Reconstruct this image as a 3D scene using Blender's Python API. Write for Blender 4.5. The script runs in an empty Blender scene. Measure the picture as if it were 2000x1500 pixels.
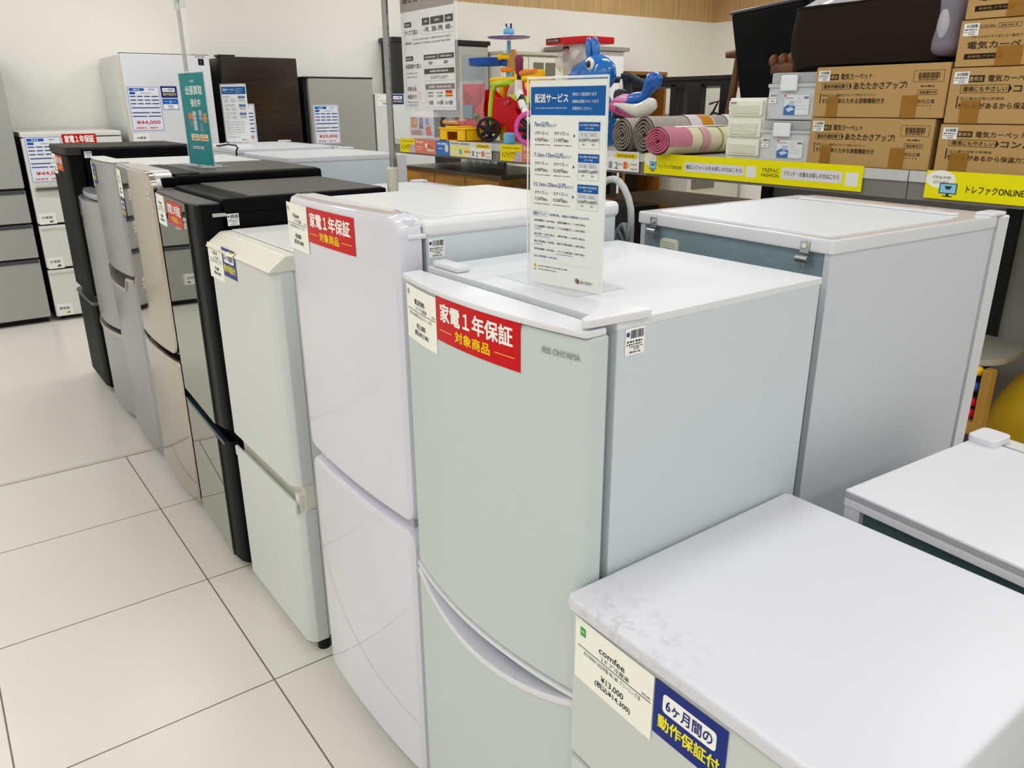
import bpy, bmesh, math, random
from mathutils import Vector, Matrix
R = math.radians
C = bpy.context.scene.collection
# ---------------------------------------------------------------- camera
cam_d = bpy.data.cameras.new('camera'); cam = bpy.data.objects.new('camera', cam_d); C.objects.link(cam)
cam_d.sensor_width = 36.0; cam_d.lens = 1529.86/2000*36.0; cam_d.clip_start = 0.02; cam_d.clip_end = 60
_p, _y, _r = .342901, .6389035, -.0043249
_F = Vector((math.sin(_y)*math.cos(_p), math.cos(_y)*math.cos(_p), -math.sin(_p)))
_ri = Vector((math.cos(_y), -math.sin(_y), 0)); _up = _ri.cross(_F)
_rt = _ri*math.cos(_r)+_up*math.sin(_r); _u2 = -_ri*math.sin(_r)+_up*math.cos(_r)
cam.matrix_world = Matrix(((_rt.x,_u2.x,-_F.x,0),(_rt.y,_u2.y,-_F.y,0),(_rt.z,_u2.z,-_F.z,1.463),(0,0,0,1)))
bpy.context.scene.camera = cam
# ---------------------------------------------------------------- world, lamps, exposure
S = bpy.context.scene
S.view_settings.view_transform = 'Standard'; S.view_settings.look = 'None'
S.view_settings.gamma = 1.0; S.view_settings.use_curve_mapping = False
S.view_settings.exposure = 0.0
W = bpy.data.worlds.new('world'); S.world = W; W.use_nodes = True
W.node_tree.nodes['Background'].inputs[0].default_value = (1,1,1,1)
W.node_tree.nodes['Background'].inputs[1].default_value = 0.3
S.cycles.use_denoising = True
S.cycles.max_bounces = 10; S.cycles.diffuse_bounces = 5; S.cycles.glossy_bounces = 5; S.cycles.transmission_bounces = 8; S.cycles.transparent_max_bounces = 12
S.cycles.sample_clamp_indirect = 6.0; S.cycles.caustics_reflective = False; S.cycles.caustics_refractive = False
CEIL = 3.1
def lamp(x, y, e, sx=1.25, sy=.30, rot=0):
    d = bpy.data.lights.new('ceiling_lamp', 'AREA'); d.shape = 'RECTANGLE'; d.size = sx; d.size_y = sy
    d.energy = e; d.color = (.945, .975, 1.0)
    o = bpy.data.objects.new('ceiling_lamp', d); C.objects.link(o); o.location = (x, y, CEIL-.03); o.rotation_euler = (0,0,rot)
LAMP_E = 11.4
for lx in (-2.7, -.9, 1.15, 3.75, 6.4):
    for ly in (-2.4, -.65, 1.05, 3.2, 5.6):
        lamp(lx, ly, LAMP_E*(1.75 if ly > 5 else 1)*(1.3 if lx > 3 else 1))
# ---------------------------------------------------------------- materials
def lin(c):
    if isinstance(c, str):
        c = tuple(int(c[i:i+2],16)/255 for i in (0,2,4))
    return tuple((v/12.92 if v <= .04045 else ((v+.055)/1.055)**2.4) for v in c)
MATS = {}
def mat(key, col, rough=.5, metal=0., coat=0., bump=0., bscale=200., var=.0, vscale=4., spec=.5, alpha=1., trans=0., ior=1.45, sheen=0., stretch=None, emit=0):
    if key in MATS: return MATS[key]
    m = bpy.data.materials.new(key); m.use_nodes = True; n = m.node_tree.nodes; l = m.node_tree.links
    b = n['Principled BSDF']; c = lin(col)
    b.inputs['Base Color'].default_value = (*c,1); b.inputs['Roughness'].default_value = rough
    b.inputs['Metallic'].default_value = metal; b.inputs['Coat Weight'].default_value = coat; b.inputs['Coat Roughness'].default_value = .04
    b.inputs['Specular IOR Level'].default_value = spec; b.inputs['Alpha'].default_value = alpha
    b.inputs['Transmission Weight'].default_value = trans; b.inputs['IOR'].default_value = ior
    b.inputs['Sheen Weight'].default_value = sheen
    if emit: b.inputs['Emission Color'].default_value = (*c,1); b.inputs['Emission Strength'].default_value = emit
    if bump or var:
        tc = n.new('ShaderNodeTexCoord'); mp = n.new('ShaderNodeMapping'); l.new(tc.outputs['Object'], mp.inputs[0])
        if stretch: mp.inputs['Scale'].default_value = stretch
    if var:
        t = n.new('ShaderNodeTexNoise'); t.inputs['Scale'].default_value = vscale; t.inputs['Detail'].default_value = 5
        l.new(mp.outputs[0], t.inputs['Vector'])
        mx = n.new('ShaderNodeMix'); mx.data_type = 'RGBA'
        mx.inputs[6].default_value = (*[v*(1-var) for v in c],1); mx.inputs[7].default_value = (*[min(1,v*(1+var)) for v in c],1)
        l.new(t.outputs['Fac'], mx.inputs[0]); l.new(mx.outputs[2], b.inputs['Base Color'])
    if bump:
        t = n.new('ShaderNodeTexNoise'); t.inputs['Scale'].default_value = bscale; t.inputs['Detail'].default_value = 3
        l.new(mp.outputs[0], t.inputs['Vector'])
        bp = n.new('ShaderNodeBump'); bp.inputs['Strength'].default_value = bump; bp.inputs['Distance'].default_value = .002
        l.new(t.outputs['Fac'], bp.inputs['Height']); l.new(bp.outputs[0], b.inputs['Normal'])
    MATS[key] = m; return m
def ink(col, rough=.45):
    return mat('ink_'+(col if isinstance(col,str) else '_'.join('%d'%(v*255) for v in col)), col, rough, spec=.12)
def wood(key, c1, c2, scale=(1,12,12), rough=.45):
    if key in MATS: return MATS[key]
    m = bpy.data.materials.new(key); m.use_nodes = True; n = m.node_tree.nodes; l = m.node_tree.links; b = n['Principled BSDF']
    tc = n.new('ShaderNodeTexCoord'); mp = n.new('ShaderNodeMapping'); mp.inputs['Scale'].default_value = scale
    t = n.new('ShaderNodeTexNoise'); t.inputs['Scale'].default_value = 3; t.inputs['Detail'].default_value = 8; t.inputs['Distortion'].default_value = .6
    r = n.new('ShaderNodeValToRGB'); r.color_ramp.elements[0].position = .3; r.color_ramp.elements[1].position = .7
    r.color_ramp.elements[0].color = (*lin(c1),1); r.color_ramp.elements[1].color = (*lin(c2),1)
    l.new(tc.outputs['Object'], mp.inputs[0]); l.new(mp.outputs[0], t.inputs['Vector']); l.new(t.outputs['Fac'], r.inputs[0]); l.new(r.outputs[0], b.inputs['Base Color'])
    b.inputs['Roughness'].default_value = rough; MATS[key] = m; return m
# ---------------------------------------------------------------- geometry builder (world coordinates; stored relative to the thing's origin)
ORG = {}
class G:
    def __init__(s): s.bm = bmesh.new(); s.mats = []
    def mi(s, m):
        if m not in s.mats: s.mats.append(m)
        return s.mats.index(m)
    def merge(s, t, m, M=None, warp=None):
        i = s.mi(m); vm = {}
        for v in t.verts:
            co = v.co if M is None else M @ v.co
            if warp: co = warp(Vector(co))
            vm[v] = s.bm.verts.new(co)
        for f in t.faces:
            try:
                nf = s.bm.faces.new([vm[v] for v in f.verts]); nf.material_index = i
            except ValueError: pass
        t.free(); return s
    def box(s, x0,x1,y0,y1,z0,z1, m, bev=0, seg=2, M=None, warp=None):
        t = bmesh.new(); bmesh.ops.create_cube(t, size=1)
        for v in t.verts: v.co = ((x0+x1)/2+v.co.x*(x1-x0), (y0+y1)/2+v.co.y*(y1-y0), (z0+z1)/2+v.co.z*(z1-z0))
        if bev: bmesh.ops.bevel(t, geom=t.edges[:], offset=bev, segments=seg, affect='EDGES', profile=.5)
        return s.merge(t, m, M, warp)
    def prism(s, pts, axis, a, b, m, bev=0, seg=2, M=None):
        # pts: 2D outline; axis: 'x','y','z' extruded from a to b (the remaining axes in order)
        t = bmesh.new()
        def P(p, h): return {'x':(h,p[0],p[1]),'y':(p[0],h,p[1]),'z':(p[0],p[1],h)}[axis]
        A = [t.verts.new(P(p,a)) for p in pts]; B = [t.verts.new(P(p,b)) for p in pts]; n = len(pts)
        t.faces.new(A); t.faces.new(B[::-1])
        for i in range(n): t.faces.new((A[i],B[i],B[(i+1)%n],A[(i+1)%n]))
        bmesh.ops.recalc_face_normals(t, faces=t.faces[:])
        if bev:
            eg = [e for e in t.edges if e.calc_face_angle(0) > .5]
            bmesh.ops.bevel(t, geom=eg, offset=bev, segments=seg, affect='EDGES', profile=.5)
        return s.merge(t, m, M)
    def tube(s, path, r, m, n=10, caps=True, M=None, closed=False):
        t = bmesh.new(); P = [Vector(p) for p in path]; k = len(P)
        rr = r if isinstance(r,(list,tuple)) else [r]*k
        rings = []; prev = None
        for i,p in enumerate(P):
            if closed: d = (P[(i+1)%k]-P[i-1]).normalized()
            else: d = (P[min(i+1,k-1)]-P[max(i-1,0)]).normalized()
            if prev is None:
                a = d.orthogonal().normalized()
            else:
                a = (prev-d*prev.dot(d)); a = a.normalized() if a.length>1e-6 else d.orthogonal().normalized()
            prev = a; b = d.cross(a)
            rings.append([t.verts.new(p+(a*math.cos(2*math.pi*j/n)+b*math.sin(2*math.pi*j/n))*rr[i]) for j in range(n)])
        for i in range(k if closed else k-1):
            A=rings[i]; B=rings[(i+1)%k]
            for j in range(n): t.faces.new((A[j],A[(j+1)%n],B[(j+1)%n],B[j]))
        if caps and not closed:
            t.faces.new(rings[0][::-1]); t.faces.new(rings[-1])
        bmesh.ops.recalc_face_normals(t, faces=t.faces[:])
        return s.merge(t, m, M)
    def lathe(s, prof, m, c=(0,0,0), axis=(0,0,1), n=28, M=None):
        # prof: [(radius, height)]
        t = bmesh.new(); ax = Vector(axis).normalized(); a = ax.orthogonal().normalized(); b = ax.cross(a); c = Vector(c); rings=[]
        for r,h in prof:
            if r < 1e-6: rings.append([t.verts.new(c+ax*h)])
            else: rings.append([t.verts.new(c+ax*h+(a*math.cos(2*math.pi*j/n)+b*math.sin(2*math.pi*j/n))*r) for j in range(n)])
        for A,B in zip(rings,rings[1:]):
            for j in range(n):
                q=[A[j%len(A)],A[(j+1)%len(A)],B[(j+1)%len(B)],B[j%len(B)]]; u=[]
                for v in q:
                    if v not in u: u.append(v)
                if len(u)>2: t.faces.new(u)
        if len(rings[0])>1: t.faces.new(rings[0][::-1])
        if len(rings[-1])>1: t.faces.new(rings[-1])
        bmesh.ops.recalc_face_normals(t, faces=t.faces[:])
        return s.merge(t, m, M)
    def ball(s, c, r, m, n=20, M=None, fn=None):
        t = bmesh.new(); bmesh.ops.create_uvsphere(t, u_segments=n, v_segments=max(8,n*2//3), radius=1)
        r = r if isinstance(r,(list,tuple)) else (r,r,r)
        for v in t.verts:
            if fn: v.co = fn(v.co)
            v.co = Vector((c[0]+v.co.x*r[0], c[1]+v.co.y*r[1], c[2]+v.co.z*r[2]))
        return s.merge(t, m, M)
    def grid(s, fn, nu, nv, m, M=None, closed_u=False):
        t = bmesh.new(); V=[[t.verts.new(fn(i/(nu if closed_u else nu-1), j/(nv-1))) for j in range(nv)] for i in range(nu)]
        for i in range(nu if closed_u else nu-1):
            for j in range(nv-1):
                A=V[i]; B=V[(i+1)%nu]; t.faces.new((A[j],B[j],B[j+1],A[j+1]))
        return s.merge(t, m, M)
    def slab(s, y0,y1,z0,z1,xb,xf, m, rc=0.004, bev=.004, bulge=0, zt=None, zb=None, ny=16, mx=1):
        # door plate: outline in the y,z plane, front at x = xf (curved by bulge), back at x = xb. zt(y), zb(y) change its top and bottom edges
        t = bmesh.new(); yc=(y0+y1)/2; hw=(y1-y0)/2
        def bl(y): return bulge*((y-yc)/hw)**2
        def outline(ins):
            a,b = y0+ins, y1-ins; r = max(rc-ins, .0005); ys=[]
            for k in range(5): ys.append(a+r*(1-math.cos(math.pi/2*k/4)))
            for k in range(1,ny): ys.append(a+r+(b-a-2*r)*k/ny)
            for k in range(4,-1,-1): ys.append(b-r*(1-math.cos(math.pi/2*k/4)))
            out=[]
            for y in ys:
                d = 0
                if y < a+r: d = r-math.sqrt(max(0,r*r-(a+r-y)**2))
                elif y > b-r: d = r-math.sqrt(max(0,r*r-(y-b+r)**2))
                T = (zt(y) if zt else z1)-ins-d; B = (zb(y) if zb else z0)+ins+d
                out.append((y,B,T))
            return out
        sg = 1 if xb > xf else -1
        lv = [(0, xb), (0, xf+sg*bev), (bev*.3, xf+sg*bev*.3), (bev, xf)]
        L = []
        for ins,x in lv:
            o = outline(ins)
            top=[t.verts.new((x+(0 if x==xb else sg*bl(y)), y, T)) for y,B,T in o]; bot=[t.verts.new((x+(0 if x==xb else sg*bl(y)), y, B)) for y,B,T in o]
            L.append((top,bot))
        n=len(L[0][0])
        for (ta,ba),(tb,bb) in zip(L,L[1:]):
            la=ta+ba[::-1]; lb=tb+bb[::-1]; k=len(la)
            for i in range(k): t.faces.new((la[i],la[(i+1)%k],lb[(i+1)%k],lb[i]))
        for tp,bt in (L[0],L[-1]):
            for i in range(n-1): t.faces.new((tp[i],tp[i+1],bt[i+1],bt[i]))
        bmesh.ops.remove_doubles(t, verts=t.verts[:], dist=1e-6)
        bmesh.ops.recalc_face_normals(t, faces=t.faces[:])
        return s.merge(t, m)
    def build(s, name, parent=None, ang=38, wn=True, base=None):
        xs=[v.co for v in s.bm.verts]
        if parent is not None: org = ORG[parent.name]
        elif base is not None: org = Vector(base)
        else:
            lo=Vector([min(c[i] for c in xs) for i in range(3)]); hi=Vector([max(c[i] for c in xs) for i in range(3)])
            org = Vector(((lo.x+hi.x)/2,(lo.y+hi.y)/2,lo.z))
        for v in s.bm.verts: v.co -= org
        me = bpy.data.meshes.new(name); s.bm.to_mesh(me); s.bm.free()
        for m in s.mats: me.materials.append(m)
        if ang:
            me.shade_smooth(); me.set_sharp_from_angle(angle=R(ang))
        o = bpy.data.objects.new(name, me); C.objects.link(o)
        if ang and wn:
            w = o.modifiers.new('normals','WEIGHTED_NORMAL'); w.keep_sharp = True; w.weight = 100
        if parent is not None: o.parent = parent
        else: o.location = org
        ORG[o.name] = org.copy(); return o
def thing(name, label, cat, loc, group=None):
    o = bpy.data.objects.new(name, None); C.objects.link(o); o.location = loc; o.empty_display_size = .1
    o['label']=label; o['category']=cat
    if group: o['group']=group
    ORG[o.name]=Vector(loc); return o
def tag(o, label, cat, group=None):
    o['label']=label; o['category']=cat
    if group: o['group']=group
    return o
def struct(o): o['kind']='structure'; return o
# ---------------------------------------------------------------- printed panels
TXT = {}
def text_mesh(s, bold):
    k=(s,bold)
    if k in TXT: return TXT[k]
    cu=bpy.data.curves.new('t','FONT'); cu.body=s; cu.resolution_u=3; pass
    o=bpy.data.objects.new('t',cu); C.objects.link(o)
    me=bpy.data.meshes.new_from_object(o); bpy.data.objects.remove(o); bpy.data.curves.remove(cu)
    V=[v.co.copy() for v in me.vertices]; F=[tuple(p.vertices) for p in me.polygons]; bpy.data.meshes.remove(me)
    if V:
        x0=min(v.x for v in V);x1=max(v.x for v in V);y0=min(v.y for v in V);y1=max(v.y for v in V)
        V=[((v.x-x0)/max(x1-x0,1e-6),(v.y-y0)/max(y1-y0,1e-6)) for v in V]
    else: x0=x1=y0=y1=0
    TXT[k]=(V,F,(x1-x0)/max(y1-y0,1e-6)); return TXT[k]
def panel(name, parent, o, u, v, w, h, items, bg=None, th=.0006, warp=None, shape=None, cols=1, rough=.45, step=.0003, matl=None, base=None, back=None):
    """A printed sheet. o = its upper-left corner, u = reading direction, v = up. Item coordinates are fractions of the width and, from the top, of the height."""
    g=G(); o=Vector(o); u=Vector(u).normalized(); v=Vector(v).normalized(); n=u.cross(v)
    def P(x,y,d): return o+u*(x*w)-v*(y*h)+n*d
    def quad(x0,y0,x1,y1,d,m,side=0):
        t=bmesh.new(); k=max(1,int(math.ceil(cols*abs(x1-x0))))
        A=[t.verts.new(P(x0+(x1-x0)*i/k,y0,d)) for i in range(k+1)]; B=[t.verts.new(P(x0+(x1-x0)*i/k,y1,d)) for i in range(k+1)]
        for i in range(k): t.faces.new((B[i],B[i+1],A[i+1],A[i]))
        if side:
            A2=[t.verts.new(P(x0+(x1-x0)*i/k,y0,0)) for i in range(k+1)]; B2=[t.verts.new(P(x0+(x1-x0)*i/k,y1,0)) for i in range(k+1)]
            for i in range(k):
                t.faces.new((A[i],A[i+1],A2[i+1],A2[i])); t.faces.new((B[i+1],B[i],B2[i],B2[i+1])); t.faces.new((A2[i],A2[i+1],B2[i+1],B2[i]))
            t.faces.new((A[0],A2[0],B2[0],B[0])); t.faces.new((A[-1],B[-1],B2[-1],A2[-1]))
        g.merge(t,m,None,warp)
    lv=th
    if bg is not None: quad(0,0,1,1,th,matl or ink(bg,rough),1)
    rnd=random.Random(name+str(round(o.x,3)))
    seen=[]
    def bounds(it):
        k=it[0]
        if k=='t': return it[2:6]
        if k=='p': xs=[a for a,_ in it[1]]; ys=[b for _,b in it[1]]; return (min(xs),min(ys),max(xs),max(ys))
        if k=='e': return (it[1]-it[3],it[2]-it[4],it[1]+it[3],it[2]+it[4])
        return it[1:5]
    for it in items:
        k=it[0]; bb=bounds(it); L=1
        for b2,l2 in seen:
            if bb[0]<b2[2]+.01 and b2[0]<bb[2]+.01 and bb[1]<b2[3]+.01 and b2[1]<bb[3]+.01: L=max(L,l2+1)
        seen.append((bb,L)); lv=th+step*L
        if k=='r': quad(it[1],it[2],it[3],it[4],lv,ink(it[5],rough))
        elif k=='p':   # polygon
            t=bmesh.new(); t.faces.new([t.verts.new(P(a,b,lv)) for a,b in it[1]]); t.normal_update()
            if t.faces[:][0].normal.dot(n)<0: bmesh.ops.reverse_faces(t,faces=t.faces[:])
            g.merge(t,ink(it[2],rough),None,warp)
        elif k=='e':   # ellipse
            t=bmesh.new(); t.faces.new([t.verts.new(P(it[1]+it[3]*math.cos(a*math.pi/12),it[2]-it[4]*math.sin(a*math.pi/12),lv)) for a in range(24)]); g.merge(t,ink(it[5],rough),None,warp)
        elif k=='rr':  # rounded rectangle
            x0,y0,x1,y1,rad,col=it[1:]; ry=rad*w/h; pts=[]
            for cx,cy,a0 in ((x1-rad,y0+ry,0),(x0+rad,y0+ry,90),(x0+rad,y1-ry,180),(x1-rad,y1-ry,270)):
                for q in range(5): a=R(a0+90*q/4); pts.append((cx+rad*math.cos(a),cy-ry*math.sin(a)))
            t=bmesh.new(); t.faces.new([t.verts.new(P(a,b,lv)) for a,b in pts]); g.merge(t,ink(col,rough),None,warp)
        elif k=='o':   # outline of a rectangle
            x0,y0,x1,y1,lw,col=it[1:]; ly=lw*w/h; m=ink(col,rough)
            quad(x0,y0,x1,y0+ly,lv,m); quad(x0,y1-ly,x1,y1,lv,m); quad(x0,y0,x0+lw,y1,lv,m); quad(x1-lw,y0,x1,y1,lv,m)
        elif k=='t':   # text filling the rectangle x0,y0,x1,y1
            s_,x0,y0,x1,y1,col=it[1:7]; bold=it[7] if len(it)>7 else 0
            V,F,asp=text_mesh(s_,0); t=bmesh.new(); e=(y1-y0)*bold*.0011; ex=e*h/w
            for q,(sx,sy) in enumerate(((-1,-1),(1,-1),(1,1),(-1,1)) if bold else ((0,0),)):
                vs=[t.verts.new(P(x0+(x1-x0)*a+ex*sx,y1-(y1-y0)*b+e*sy,lv+step*.2*q)) for a,b in V]
                for f in F:
                    try: t.faces.new([vs[i] for i in f])
                    except ValueError: pass
            g.merge(t,ink(col,rough),None,warp)
        elif k=='d':   # a line of print too small to read: short dashes
            x0,y0,x1,y1,col=it[1:6]; nn=it[6] if len(it)>6 else 8; x=x0; cw=(x1-x0)/nn; m=ink(col,rough)
            while x < x1-cw*.3:
                e=min(x1, x+cw*rnd.uniform(.45,.85)); quad(x,y0+(y1-y0)*rnd.uniform(0,.25),e,y1,lv,m); x+=cw
        elif k=='b':   # bars
            x0,y0,x1,y1,col=it[1:6]; nn=it[6] if len(it)>6 else 18; m=ink(col,rough)
            for i in range(nn):
                a=x0+(x1-x0)*i/nn; quad(a,y0,a+(x1-x0)/nn*rnd.uniform(.3,.8),y1,lv,m)
    return g.build(name,parent,ang=0,base=base)
NX=(0,-1,0); ZU=(0,0,1)
K='1c1c1e'; WH='f2f2ee'
# ---------------------------------------------------------------- room shell
def floor_mat():
    m=bpy.data.materials.new('floor_tiles'); m.use_nodes=True; n=m.node_tree.nodes; l=m.node_tree.links; b=n['Principled BSDF']
    tc=n.new('ShaderNodeTexCoord'); mp=n.new('ShaderNodeMapping'); l.new(tc.outputs['Object'],mp.inputs[0])
    mp.inputs['Location'].default_value=(-.5115+.6*10,-3.5597+.5955*20,0)
    br=n.new('ShaderNodeTexBrick'); br.offset=0; br.squash=1; br.inputs['Scale'].default_value=1
    br.inputs['Brick Width'].default_value=.6; br.inputs['Row Height'].default_value=.5955; br.inputs['Mortar Size'].default_value=.0022; br.inputs['Mortar Smooth'].default_value=.1; br.inputs['Bias'].default_value=0
    br.inputs['Color1'].default_value=(*lin('dfdbd2'),1); br.inputs['Color2'].default_value=(*lin('dfdbd2'),1); br.inputs['Mortar'].default_value=(*lin('6e6152'),1)
    l.new(mp.outputs[0],br.inputs['Vector'])
    t=n.new('ShaderNodeTexNoise'); t.inputs['Scale'].default_value=1.6; t.inputs['Detail'].default_value=4; l.new(tc.outputs['Object'],t.inputs['Vector'])
    mx=n.new('ShaderNodeMix'); mx.data_type='RGBA'; mx.blend_type='MULTIPLY'; mx.inputs[0].default_value=1
    rp=n.new('ShaderNodeValToRGB'); rp.color_ramp.elements[0].color=(.95,.95,.93,1); rp.color_ramp.elements[1].color=(1,1,1,1)
    l.new(t.outputs['Fac'],rp.inputs[0]); l.new(br.outputs['Color'],mx.inputs[6]); l.new(rp.outputs[0],mx.inputs[7]); l.new(mx.outputs[2],b.inputs['Base Color'])
    b.inputs['Roughness'].default_value=.27; b.inputs['Specular IOR Level'].default_value=.4
    bp=n.new('ShaderNodeBump'); bp.inputs['Strength'].default_value=.3; bp.inputs['Distance'].default_value=.001; bp.invert=True
    l.new(br.outputs['Fac'],bp.inputs['Height']); l.new(bp.outputs[0],b.inputs['Normal'])
    return m
XL,XR,YF,YB=-3.6,8.39,-3.4,7.05
g=G(); g.box(XL,XR,YF,3.5597,-.1,0,floor_mat())
struct(g.build('floor',base=(0,0,0),ang=0))
g=G(); g.box(XL,XR,3.5597,YB,-.1,.0008,mat('floor_sheet','dbd6cd',.28,var=.03,vscale=2.2))
g.box(XL,.62,3.5597,3.585,-.1,.0016,mat('floor_strip','cfc2b4',.4))
struct(g.build('floor',base=(0,0,0),ang=0))
def wall_mat():
    return mat('wall_paper','efebe2',.85,bump=.25,bscale=260,var=.015,vscale=1.5)
WM=wall_mat(); WD=wood('band_wood','b48f5f','d2b07c',(14,14,.5),.55)
g=G(); g.box(XL,XR,YB,YB+.1,0,2.405,WM); struct(g.build('wall_back',ang=0))
g=G(); g.box(XR,XR+.1,YF,YB,0,2.405,WM); struct(g.build('wall_right',ang=0))
g=G(); g.box(XL-.1,XL,YF,YB,0,CEIL,WM); struct(g.build('wall_left',ang=0))
g=G(); g.box(XL,XR,YF-.1,YF,0,CEIL,WM); struct(g.build('wall_front',ang=0))
g=G(); g.box(XL,XR,YB,YB+.1,2.405,CEIL,WD); struct(g.build('trim_1',ang=0))
g=G(); g.box(XR,XR+.1,YF,YB,2.405,CEIL,WD); struct(g.build('trim_2',ang=0))
g=G(); g.box(XL,XR,YF,YB,CEIL,CEIL+.1,mat('ceiling_paint','efece4',.9)); struct(g.build('ceiling',ang=0))
# ---------------------------------------------------------------- label designs
def price_tag(parent, y, z, x, w=.128, h=.1, lines=(), warp=None, mark='circle'):
    L=[]
    if mark=='green':
        L+=[('rr',.07,.11,.145,.25,.012,'35a23b'),('t','動画',.085,.15,.13,.2,WH)]
    else:
        L+=[('e',.09,.13,.035,.05,'55585a'),('e',.09,.13,.026,.038,'f0f0ea'),('t','¥',.075,.1,.105,.165,'55585a',12)]
    brand,kind,model,code,price,tax=lines
    L+=[('t',brand,.33,.2,.66,.3,K,5),('t',kind,.36,.33,.72,.405,K),('r',.04,.425,.98,.437,K)]
    if code: L+=[('t',code,.87,.36,.97,.4,K)]
    L+=[('t',model,.13,.46,.86,.535,K),('t',price,.37,.64,.66,.75,K,6),('t',tax,.29,.77,.75,.885,K,6)]
    return panel('price_label',parent,(x,y,z),NX,ZU,w,h,L,'efefe6',warp=warp,cols=10)
def red_tag(parent, y, z, x, w=.212, h=.0715, warp=None, o=None, u=NX, two=True, name='warranty_sticker'):
    L=[('t','家電１年保証',.07,.13,.93,.53,WH,22)]
    if two: L+=[('t','対象商品',.28,.62,.70,.86,'f3d90c',16),('r',.05,.735,.23,.75,'f0cf60'),('r',.75,.735,.95,.75,'f0cf60')]
    else: L=[('t','家電１年保証',.07,.15,.93,.9,WH,22)]
    return panel(name,parent,o or (x,y,z),u,ZU,w,h,L,'c5161c',warp=warp,cols=12,rough=.25)
def blue_tag(parent, y, z, x, w=.112, h=.079, warp=None, o=None, u=NX):
    L=[('rr',.13,.16,.87,.5,.05,WH),('t','6ヶ月間の',.18,.22,.82,.44,'20307c',14),('t','動作保証付',.08,.58,.93,.83,'f0e52a',20)]
    return panel('warranty_sticker',parent,o or (x,y,z),u,ZU,w,h,L,'1d2f7d',warp=warp,cols=8,rough=.25)
def bar_tag(parent, o, u, w=.036, h=.036, name='barcode_sticker', shape=0):
    L=[('b',.26,.08,.95,.38,K,16),('e',.12,.22,.09,.09,'34506e'),('d',.08,.46,.95,.53,K,6),('d',.06,.57,.9,.63,K,7),('d',.2,.67,.95,.71,K,8),('t','¥21,000',.42,.74,.72,.81,K,10),('t','(税込¥23,100)',.22,.85,.8,.94,K,10)]
    if shape: L=L[:4]
    return panel(name,parent,o,u,ZU,w,h,L,'ededee')
# ---------------------------------------------------------------- front row of refrigerators, doors towards -x
def body(parent,x0,x1,y0,y1,z0,z1,m,bev=.004,name='case'):
    g=G(); g.box(x0,x1,y0,y1,z0,z1,m,bev); return g.build(name,parent)
def feet(parent,x0,x1,y0,y1,m,zt=.03):
    for x in (x0,x1):
        for y in (y0,y1):
            g=G(); g.lathe([(.016,0),(.018,.006),(.014,.012),(.012,zt)],m,(x,y,0),n=12); g.build('foot',parent)
white_gloss=mat('white_gloss','d4d5da',.14,coat=.3,bump=.05,bscale=600)
white_side=mat('white_side','ced5da',.35,bump=.12,bscale=900)
white_plain=mat('white_plain','d8d8de',.3)
plastic_black=mat('plastic_black','0a0b0c',.5,spec=.3)
def bl(yc,hw,b): return lambda P: Vector((P.x+b*((P.y-yc)/hw)**2,P.y,P.z))
# --- small refrigerator with the big white top, front right
T=thing('refrigerator','small white refrigerator in the near corner with a green-marked price label and blue warranty sticker','refrigerator',(.86,.46,0))
body(T,.665,1.10,.23,.689,.03,.806,white_side)
feet(T,.70,1.06,.26,.66,plastic_black)
g=G()
def rrect(x0,x1,y0,y1,r,n=5):
    P=[]
    for cx,cy,a in ((x1-r,y1-r,0),(x0+r,y1-r,90),(x0+r,y0+r,180),(x1-r,y0+r,270)):
        for k in range(n): q=R(a+90*k/(n-1)); P.append((cx+r*math.cos(q),cy+r*math.sin(q)))
    return P
def scuff_top():
    m=mat('comfee_top','d1d2db',.33); n=m.node_tree.nodes; l=m.node_tree.links; b=n['Principled BSDF']
    tc=n.new('ShaderNodeTexCoord'); t=n.new('ShaderNodeTexNoise'); t.inputs['Scale'].default_value=55; t.inputs['Detail'].default_value=8; t.inputs['Roughness'].default_value=.7
    l.new(tc.outputs['Object'],t.inputs['Vector'])
    mp=n.new('ShaderNodeMapping'); l.new(tc.outputs['Object'],mp.inputs[0]); mp.inputs['Location'].default_value=(.247*9,-.13*6,-.83*9); mp.inputs['Scale'].default_value=(9,6,9)
    gr=n.new('ShaderNodeTexGradient'); gr.gradient_type='SPHERICAL'; l.new(mp.outputs[0],gr.inputs[0])
    mu=n.new('ShaderNodeMath'); mu.operation='MULTIPLY'; l.new(gr.outputs['Fac'],mu.inputs[0])
    rp=n.new('ShaderNodeValToRGB'); rp.color_ramp.elements[0].position=.5; rp.color_ramp.elements[1].position=.75; l.new(t.outputs['Fac'],rp.inputs[0]); l.new(rp.outputs[0],mu.inputs[1])
    mx=n.new('ShaderNodeMix'); mx.data_type='RGBA'; mx.inputs[6].default_value=(*lin('d1d2db'),1); mx.inputs[7].default_value=(*lin('a5a198'),1)
    l.new(mu.outputs[0],mx.inputs[0]); l.new(mx.outputs[2],b.inputs['Base Color']); return m
g.prism(rrect(.604,1.106,.222,.693,.012),'z',.806,.830,scuff_top(),.006,3); g.build('top_panel',T)
b=.006; wp=bl(.461,.24,b)
dm=mat('comfee_door','c6cac8',.3,bump=.04,bscale=700)
g=G(); g.slab(.225,.692,.552,.800,.66,.612,dm,.004,.006,b); D=g.build('freezer_door',T)
g=G(); g.slab(.225,.692,.05,.543,.66,.612,dm,.012,.008,b); g.build('refrigerator_door',T)
price_tag(D,.682,.796,.6112,.152,.1,('comfee','2ドア冷蔵庫','RCT90WH 2023年製 90L 28L クリーニング済','39540','¥13,000','(税込¥14,300)'),wp,'green')
blue_tag(D,.528,.796,.6112,.112,.0815,wp)
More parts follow.
